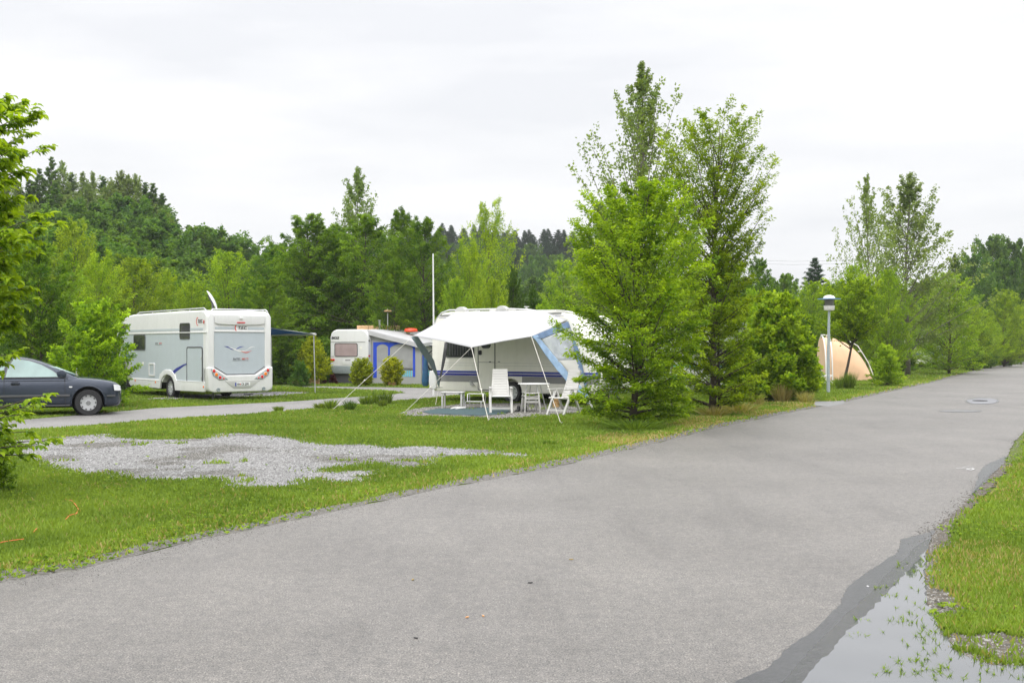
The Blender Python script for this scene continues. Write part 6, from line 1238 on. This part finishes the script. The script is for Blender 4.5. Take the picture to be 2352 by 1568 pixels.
g = G(1278, 937); MB().lathe([(.001, 0), (.085, 0), (.10, .22), (.105, .23), (.095, .235), (.001, .22)], n=18).build('bucket', M_['log'], smooth=True, loc=(g[0], g[1] + .4, 0)); tag(bpy.data.objects['bucket'], 'small brownish bucket in the shade under the cream caravan', 'bucket')

# ------------------------------------------------------------------ old caravan with grey awning
O2 = (-8.2, 51.3); E2 = empty('old_caravan', (*O2, 0), math.atan2(-.42, .907), label='older small white caravan with a pinkish end window and grey lower half', cat='caravan')
Wc, Lc = 2.0, 4.7
sec = [(.16, .48), (.02, .82), (0, .9), (0, 2.1), (.05, 2.28), (.17, 2.40), (.34, 2.45), (1.66, 2.45), (1.83, 2.40), (1.95, 2.28), (2.0, 2.1), (2.0, .9), (1.98, .82), (1.84, .48)]
MB().prism(sec, 0, Lc).build('body', M_['white'], E2, bevel=.07, seg=4)
lw = [(.165, .475), (.012, .82), (1.988, .82), (1.835, .475)]
MB().prism(lw, -.006, .3).build('lower_panel', M_['steel'], E2, bevel=.01)
MB().prism([(.16, .02), (.10, .50), (1.90, .50), (1.84, .02)], .10, .12).build('underskirt', M_['dgrey'], E2); MB().tube([(.12, .06, .55), (.22, .04, .28), (.42, .02, .12), (.6, .02, .08)], .012, 5).build('cable', M_['dgrey'], E2)
window(E2, .24, 1.46, 1.235, 1.845, .0, .09, sgn=-1, gl='pinkglass')
MB().box((.95, -.008, 1.895), (1.80, .012, .016)).box((.14, -.006, 1.24), (.16, .012, .014)).box((1.62, -.006, 1.215), (.16, .012, .014)).build('trim_line', M_['grey'], E2)
MB().box((.95, -.012, 1.08), (.27, .02, .04)).build('grab_handle', M_['grey'], E2, bevel=.006)
for x in (.14, 1.86): MB().box((x, -.02, 1.085), (.20, .05, .085)).build('tail_light', M_['red'], E2, bevel=.02); 
MB().box((.21, .04, .53), (.09, .06, .09)).build('tail_reflector', M_['red'], E2, bevel=.02)
MB().box((.98, -.008, .98), (.62, .006, .22)).build('plate_panel', M_['white'], E2, bevel=.002); MB().box((1.63, -.005, 1.63), (.11, .008, .1)).build('sticker', M_['cream'], E2)
text('EMOLEI', .15, M_['ink'], E2, Matrix(((1, 0, 0, .27), (0, 0, -1, -.008), (0, 1, 0, 2.07), (0, 0, 0, 1))), shear=.2, bold=.006, sx=.8)
MB().box((1.0, 2.3, .38), (.8, 3.8, .12)).build('chassis', M_['under'], E2)
for x in (.2, 1.8): wheel(E2, (x, 2.3, .31), .31, .16).rotation_euler = (0, 0, R(90))
for z in (1.94, 1.27, 1.20): MB().box((2.005, .10, z), (.012, .13, .07 if z > 1.25 else .03)).build('side_marker', M_['red' if z == 1.27 else 'grey'], E2)
AW = empty('caravan_awning', (*O2, 0), math.atan2(-.42, .907), label='grey caravan awning with blue window frames beside the old caravan', cat='awning')
y0 = .28
def gz_(u): return 2.24 - .43 * ((u - 2.0) / 2.5)
# gable wall
MB().prism([(2.02, .04), (2.02, gz_(2.02)), (4.5, gz_(4.5)), (4.5, .04)], y0, y0 + .03).build('gable_wall', M_['greycloth'], AW)
bl = MB()
bl.prism([(2.10, .30), (2.10, 1.88), (2.28, 1.88), (2.28, .30)], y0 - .012, y0); bl.build('blue_post', M_['blue'], AW)
MB().prism([(2.87, .36), (2.87, 1.86), (2.96, 1.86), (2.96, .36)], y0 - .012, y0).build('blue_post', M_['blue'], AW); MB().prism([(4.13, .36), (4.13, 1.76), (4.24, 1.76), (4.24, .36)], y0 - .012, y0).build('blue_post', M_['blue'], AW)
def arch(x0, x1, ztop, zs, zc, nm):
    n_ = 14; m = MB()
    for i in range(n_):
        a, b_ = x0 + (x1 - x0) * i / n_, x0 + (x1 - x0) * (i + 1) / n_; za, zb = [zs + (zc - zs) * math.sin(math.pi * ((x - x0) / (x1 - x0))) ** .7 if 0 < (x - x0) / (x1 - x0) < 1 else zs for x in (a, b_)]
        m.prism([(a, za), (b_, zb), (b_, min(ztop, gz_(b_) - .10)), (a, min(ztop, gz_(a) - .10))], y0 - .012, y0)
    m.build(nm, M_['blue'], AW)
arch(2.28, 2.87, 1.88, 1.66, 1.79, 'blue_arch'); arch(2.96, 4.13, 1.88, 1.62, 1.80, 'blue_arch')
MB().prism([(2.31, 1.0), (2.84, 1.0), (2.84, 1.66), (2.31, 1.66)], y0 - .005, y0).build('foil_window', M_['foil'], AW)
MB().prism([(3.0, .74), (4.1, .74), (4.1, 1.62), (3.0, 1.62)], y0 - .005, y0).build('foil_window', M_['foil'], AW)
MB().box((3.55, y0 - .01, .725), (1.15, .02, .02)).box((3.55, y0 - .01, .67), (1.15, .02, .012)).build('window_hem', M_['dgrey'], AW)
tq = MB()
for k in range(12): x = 2.99 + k * .095; tq.prism([(x, .36), (x + .05, .36), (x + .05, .63), (x, .63)], y0 - .01, y0)
tq.build('striped_skirt', M_['turq'], AW)
# front wall (receding)
MB().prism([(4.5, .04), (4.5, 1.78), (4.53, 1.78), (4.53, .04)], y0, y0 + 4.0).build('front_wall', M_['greycloth'], AW)
fw_ = MB()
for y in (.45, 1.7, 2.95): fw_.box((4.54, y, 1.06), (.014, .10, 1.4))
fw_.box((4.54, 2.2, 1.74), (.014, 3.9, .08)); fw_.build('blue_frame', M_['blue'], AW)
MB().box((4.54, 1.07, 1.2), (.01, 1.1, .95)).build('foil_window', M_['foil'], AW); MB().box((4.545, 1.07, .68), (.014, 1.1, .03)).build('window_hem', M_['dgrey'], AW)
tq = MB()
for k in range(9): tq.box((4.54, .58 + k * .12, .50), (.012, .06, .26))
tq.build('striped_skirt', M_['turq'], AW)
# roof, valance with folds
vs, fs = [], []; nu, nv = 14, 10
for i in range(nu + 1):
    for j in range(nv + 1):
        u = 1.82 + (4.62 - 1.82) * i / nu; v = y0 - .12 + 4.2 * j / nv; z = 2.47 - .62 * (i / nu) ** 1.15 - .035 * math.sin(math.pi * i / nu) - .02 * math.sin(j * 1.9 + i * .5) * (i / nu); 
        if j == 0: z -= .05
        vs.append((u, v, z))
for i in range(nu):
    for j in range(nv): k = i * (nv + 1) + j; fs.append((k, k + 1, k + nv + 2, k + nv + 1))
o = MB().add(vs, fs).build('awning_roof', M_['greyroof'], AW, smooth=True); md = o.modifiers.new('s', 'SOLIDIFY'); md.thickness = .012
va = MB()
for i in range(nu):
    for k, (dz0, dz1, dy) in enumerate(((.0, -.10, -.02), (-.08, -.19, -.045))):
        a = vs[i * (nv + 1)]; b_ = vs[(i + 1) * (nv + 1)]; va.add([(a[0], a[1] + dy, a[2] + dz0), (b_[0], b_[1] + dy, b_[2] + dz0), (b_[0], b_[1] + dy - .02, b_[2] + dz1), (a[0], a[1] + dy - .02, a[2] + dz1)], [(0, 1, 2, 3)])
va.build('valance', M_['greyroof'], AW)
va = MB()
for j in range(nv): a = vs[nu * (nv + 1) + j]; b_ = vs[nu * (nv + 1) + j + 1]; va.add([a, b_, (b_[0] + .02, b_[1], b_[2] - .14), (a[0] + .02, a[1], a[2] - .14)], [(0, 1, 2, 3)])
va.build('valance', M_['greyroof'], AW)
def roofpt(x, y, Y): return PT(x, y, Y)
for x0, x1, m, lb in ((821, 847, 'wood', 'pale reddish wooden box on the old caravan roof, left of the row'), (847.5, 880, 'wood', 'long pale wooden box in the middle of the old caravan roof'), (880.5, 893, 'wood2', 'orange wooden box beside the antenna mast on the roof'), (893.5, 918, 'wood', 'pale yellow wooden box at the right end of the roof row')):
    Yw = 53.2; a, b_ = roofpt(x0, 747, Yw), roofpt(x1, 757, Yw); c = (a + b_) / 2; w = b_.x - a.x; dz = a.z - b_.z
    T = empty('wooden_box', (c.x, Yw, b_.z), 0, label=lb, cat='box', group='wooden boxes on the old caravan roof'); z_ = a.z - b_.z
    for y in (-.22, .22): MB().box((0, y, z_ * .27), (w - .01, .02, z_ * .46)).build('side_plank', M_[m], T); MB().box((0, y, z_ * .77), (w - .01, .02, z_ * .46)).build('side_plank', M_[m], T)
    for x in (-w / 2 + .02, w / 2 - .02): MB().box((x, 0, z_ / 2), (.02, .42, z_)).build('end_plank', M_[m], T)
    MB().box((-w * .2, -.235, z_ / 2), (.05, .012, z_ * .98)).box((w * .25, -.235, z_ / 2), (.05, .012, z_ * .98)).build('batten', M_[m], T)
    MB().box((0, 0, z_ - .005), (w - .06, .42, .012)).build('lid', M_[m], T)
p = roofpt(872, 734, 52.6); tag(MB().tube([(p.x, p.y, 2.42), (p.x, p.y, p.z)], .05, 12).tube([(p.x, p.y, p.z - .04), (p.x, p.y, p.z)], .075, 12).build('flue_pipe', M_['alu'], smooth=True), 'short metal flue pipe on the roof of the old caravan', 'flue')
p = roofpt(890.5, 714, 52.2); AN = empty('roof_antenna', (p.x, p.y, 2.42), label='disc shaped television antenna on a thin mast above the old caravan', cat='antenna'); h_ = p.z - 2.42
MB().tube([(0, 0, 0), (0, 0, h_)], .022, 8).build('mast', M_['alu'], AN, smooth=True); MB().tube([(0, 0, h_ - .1), (-.15, .1, .55), (-.28, .1, .05)], .006, 4).build('cable', M_['dgrey'], AN)
MB().lathe([(.001, h_ - .04), (.15, h_ - .03), (.19, h_), (.15, h_ + .04), (.001, h_ + .06)], n=24).build('dish', M_['wood'], AN, smooth=True)
for s in (-1, 1): MB().tube([(s * .15, 0, h_), (s * .28, 0, h_ - .01), (s * .30, 0, h_ + .04), (s * .15, 0, h_ + .05)], .012, 6).build('dipole', M_['dgrey'], AN)
MB().tube([(0, 0, h_ + .04), (0, 0, h_ + .12)], .02, 8).build('cap', M_['alu'], AN)
p = roofpt(944, 752, 52); tag(MB().lathe([(.001, 0), (.30, 0), (.31, .06), (.27, .14), (.12, .17), (.001, .175)], n=26).build('red_tub', M_['redp'], smooth=True, loc=(p.x, p.y, 2.36)), 'upturned red plastic tub on top of the grey awning roof', 'tub')
g = G(867, 880.5); tag(MB().box((g[0], g[1] + .1, .07), (.26, .2, .13)).build('white_step', M_['resin'], bevel=.02), 'small white step in front of the grey awning door panel', 'step')
# log planter
PL = empty('log_planter', ((703 - CX) / F * 49.6, 49.6, 0), R(4), label='low planter of split logs with dark red shrubs behind it', cat='planter')
for k in range(13):
    x = -.54 + k * .09; MB().tube([(x, 0, .0), (x + rnd.uniform(-.01, .01), 0, .29 + rnd.uniform(-.03, .03))], .047, 9).build('log', M_['log'], PL, smooth=True)
MB().box((0, .22, .12), (1.1, .38, .22)).build('soil', M_['bark'], PL)
# terracotta pot base under the right ball conifer
tag(MB().lathe([(.001, 0), (.16, 0), (.20, .16), (.22, .17), (.20, .19), (.001, .18)], n=20).build('flower_pot', M_['barberry'] if 'barberry' in M_ else M_['log'], smooth=True, loc=((901 - CX) / F * 47.95, 47.9, 0)), 'brown pot at the foot of the right golden ball conifer', 'pot')

# ------------------------------------------------------------------ further caravans behind the trees
c2 = [(.35, .32), (.0, .5), (.0, 1.3), (.30, 2.0), (.8, 2.45), (1.3, 2.58), (5.6, 2.60), (5.95, 2.5), (6.1, 2.2), (6.1, .5), (6.0, .32)]
T = caravan('white_caravan', 'white caravan almost hidden behind the two roadside hornbeams', (9.1, 39.6), (-.93, .367), c2, 2.2, 'white', [(.95, 1.02, 'turq', .005), (.60, .72, 'lgrey', .005)], 3.0)
window(T, 4.3, 5.4, 1.3, 1.85, 0, .07); window(T, .9, 1.9, 1.3, 1.85, 0, .07); window(T, 2.6, 3.2, 1.45, 1.9, 0, .07)
MB().box((4.6, .01, 2.05), (.35, .01, .07)).build('red_lettering', M_['logo'], T); MB().box((5.55, .01, 2.05), (.12, .01, .12)).build('yellow_sticker', M_['wood2'], T); MB().box((1.2, .015, .5), (.12, .02, .05)).build('side_marker', M_['orange'], T)
T = caravan('striped_caravan', 'pale caravan with a blue stripe standing in deep shade under the far trees', (38.4, 92), (-.98, .2), c2, 2.2, 'cream', [(1.0, 1.16, 'navy2', .006)], 3.0)
window(T, 4.1, 5.4, 1.35, 1.9, 0, .07); window(T, .9, 1.9, 1.35, 1.9, 0, .07)

# ------------------------------------------------------------------ peach tent and chair
tx, ty = (1905 - CX) / F * 56.7, 56.7; TN = empty('tunnel_tent', (tx, ty, 0), R(-6), label='peach coloured tunnel tent with white outer poles, right of the street lamp', cat='tent')
st_ = [(-.42, 1.28, 2.12), (-.25, 1.30, 2.16), (-.1, 1.32, 2.18), (.25, 1.32, 2.13), (.7, 1.28, 1.95), (1.15, 1.20, 1.62), (1.5, 1.10, 1.20), (1.78, .98, .68), (1.98, .9, .05)]
def hoop(x, w, h, n=20): return [(x, -w * math.copysign(abs(math.cos(a)) ** .8, math.cos(a)), h * math.sin(a) ** .85) for a in np.linspace(0, math.pi, n)]
def loft(a, b_, m, nm):
    V, Fc = [], []; H_ = [hoop(*s) for s in st_[a:b_ + 1]]; n_ = 20
    for i, hq in enumerate(H_):
        for k, p in enumerate(hq): V.append((p[0], p[1] * (1 + .015 * math.sin(k * 2.3 + i)), p[2] * (1 - .012 * (i % 2))))
    for i in range(len(H_) - 1):
        for k in range(n_ - 1): j = i * n_ + k; Fc.append((j, j + 1, j + n_ + 1, j + n_))
    o_ = MB().add(V, Fc).build(nm, M_[m], TN, smooth=True, angle=180, subsurf=1); return o_
loft(2, 8, 'tent', 'rear_skin'); loft(0, 2, 'tentl', 'front_skin')
MB().add(hoop(-.42, 1.28, 2.12), [tuple(range(20))]).build('front_panel', M_['tentl'], TN)
for x, w, h in ((-.08, 1.37, 2.24), (-.38, 1.34, 2.2)): MB().tube(hoop(x, w, h), .032, 6, cap=False).build('pole', M_['white'], TN, smooth=True)
MB().tube([(-.45, -.2, 2.27), (.05, -.25, 2.26), (.55, -.3, 2.12), (1.05, -.3, 1.88), (1.32, -.3, 1.72), (1.62, -.3, 1.25), (1.85, -.3, .85), (2.15, -.3, .04)], .024, 6).build('ridge_pole', M_['white'], TN, smooth=True)
MB().tube([(1.32, -.3, 1.45), (1.52, -.3, 1.45)], .02, 5).build('clip', M_['white'], TN)
MB().add([(.42, -1.29, .12), (.65, -1.27, .12), (.48, -1.25, .48)], [(0, 1, 2)]).build('vent_patch', M_['resin'], TN)
MB().tube([(-.5, -1.33, .03), (.8, -1.31, .03), (1.6, -1.1, .03), (1.98, -.9, .03)], .02, 5).build('groundsheet_edge', M_['dgrey'], TN)
CH = empty('folding_chair', ((1893 - CX) / F * 51.5, 51.5, 0), R(200), label='white folding camp chair beside the peach tent, half behind the lamp post', cat='camp chair')
for s in (-1, 1): MB().tube([(-.32, s * .27, 0), (.20, s * .27, .42), (.35, s * .27, .62)], .014, 6).tube([(.30, s * .27, 0), (-.25, s * .27, .40)], .014, 6).build('leg_frame', M_['white'], CH, smooth=True)
MB().add([(-.28, -.26, .40), (-.28, .26, .40), (.18, .26, .34), (.18, -.26, .34)], [(0, 1, 2, 3)]).build('seat', M_['resin'], CH); CH.children[-1].modifiers.new('s', 'SOLIDIFY').thickness = .02
MB().add([(.16, -.26, .36), (.16, .26, .36), (.45, .24, .85), (.45, -.24, .85)], [(0, 1, 2, 3)]).build('backrest', M_['resin'], CH); CH.children[-1].modifiers.new('s', 'SOLIDIFY').thickness = .02

# ------------------------------------------------------------------ street lamp
lx, ly = (1902.5 - CX) / F * 40.67, 40.67; LP = empty('street_lamp', (lx, ly, 0), label='grey street lamp with a wide blue-rimmed hat on the verge', cat='street lamp')
MB().tube([(0, 0, -.05), (0, 0, 1.4), (.03, 0, 2.98)], [.062, .056, .042], 14).build('pole', M_['steel'], LP, smooth=True); MB().box((.0, -.06, .55), (.07, .02, .22)).build('service_door', M_['steel'], LP, bevel=.005)
z0 = 2.96; MB().lathe([(.06, z0), (.165, z0 + .01), (.185, z0 + .04), (.19, z0 + .17), (.185, z0 + .18), (.001, z0 + .18)], (.03, 0, 0), n=28).build('diffuser', M_['lampcup'], LP, smooth=True)
for k in range(6): MB().lathe([(.12, z0 + .19 + k * .036), (.195, z0 + .185 + k * .036), (.200, z0 + .192 + k * .036), (.12, z0 + .208 + k * .036)], (.03, 0, 0), n=28).build('louvre', M_['dgrey'], LP, smooth=True)
MB().lathe([(.001, z0 + .18), (.155, z0 + .18), (.155, z0 + .40), (.001, z0 + .40)], (.03, 0, 0), n=24).build('lamp_core', M_['lampcup'], LP, smooth=True, angle=50)
MB().lathe([(.001, z0 + .395), (.40, z0 + .40), (.405, z0 + .412), (.40, z0 + .424), (.21, z0 + .436), (.001, z0 + .436)], (.03, 0, 0), n=36).build('brim', M_['lampblue'], LP, smooth=True, angle=40)
MB().lathe([(.21, z0 + .434), (.20, z0 + .49), (.14, z0 + .535), (.05, z0 + .555), (.001, z0 + .558)], (.03, 0, 0), n=28).build('dome', M_['white'], LP, smooth=True)
# overhead cables
for i, (a, b_, lb) in enumerate(((PT(1640, 594, 150), PT(2000, 597, 150), 'upper thin overhead cable against the sky left of the poplars'), (PT(1640, 602, 150), PT(2000, 604, 150), 'lower thin overhead cable against the sky left of the poplars'), (PT(540, 550, 150), PT(640, 557, 150), 'upper thin overhead cable in the sky gap beside the hillside wood'), (PT(540, 561, 150), PT(640, 567, 150), 'lower thin overhead cable in the sky gap beside the hillside wood'))):
    c = (a + b_) / 2 - Vector((0, 0, .25)); tag(MB().tube([a, c, b_], .011, 4).build('overhead_cable', M_['dgrey']), lb, 'cable', 'overhead power cables')

# ------------------------------------------------------------------ air
hz = bpy.data.materials.new('haze_air'); hz.use_nodes = True; n = hz.node_tree; n.nodes.clear(); o_ = n.nodes.new('ShaderNodeOutputMaterial'); v_ = n.nodes.new('ShaderNodeVolumePrincipled')
v_.inputs['Color'].default_value = (.92, .95, .98, 1); v_.inputs['Density'].default_value = .00030; v_.inputs['Anisotropy'].default_value = .2; n.links.new(v_.outputs[0], o_.inputs['Volume'])
tag(MB().box((0, 230, 25), (880, 620, 54)).build('haze', hz), kind='stuff')
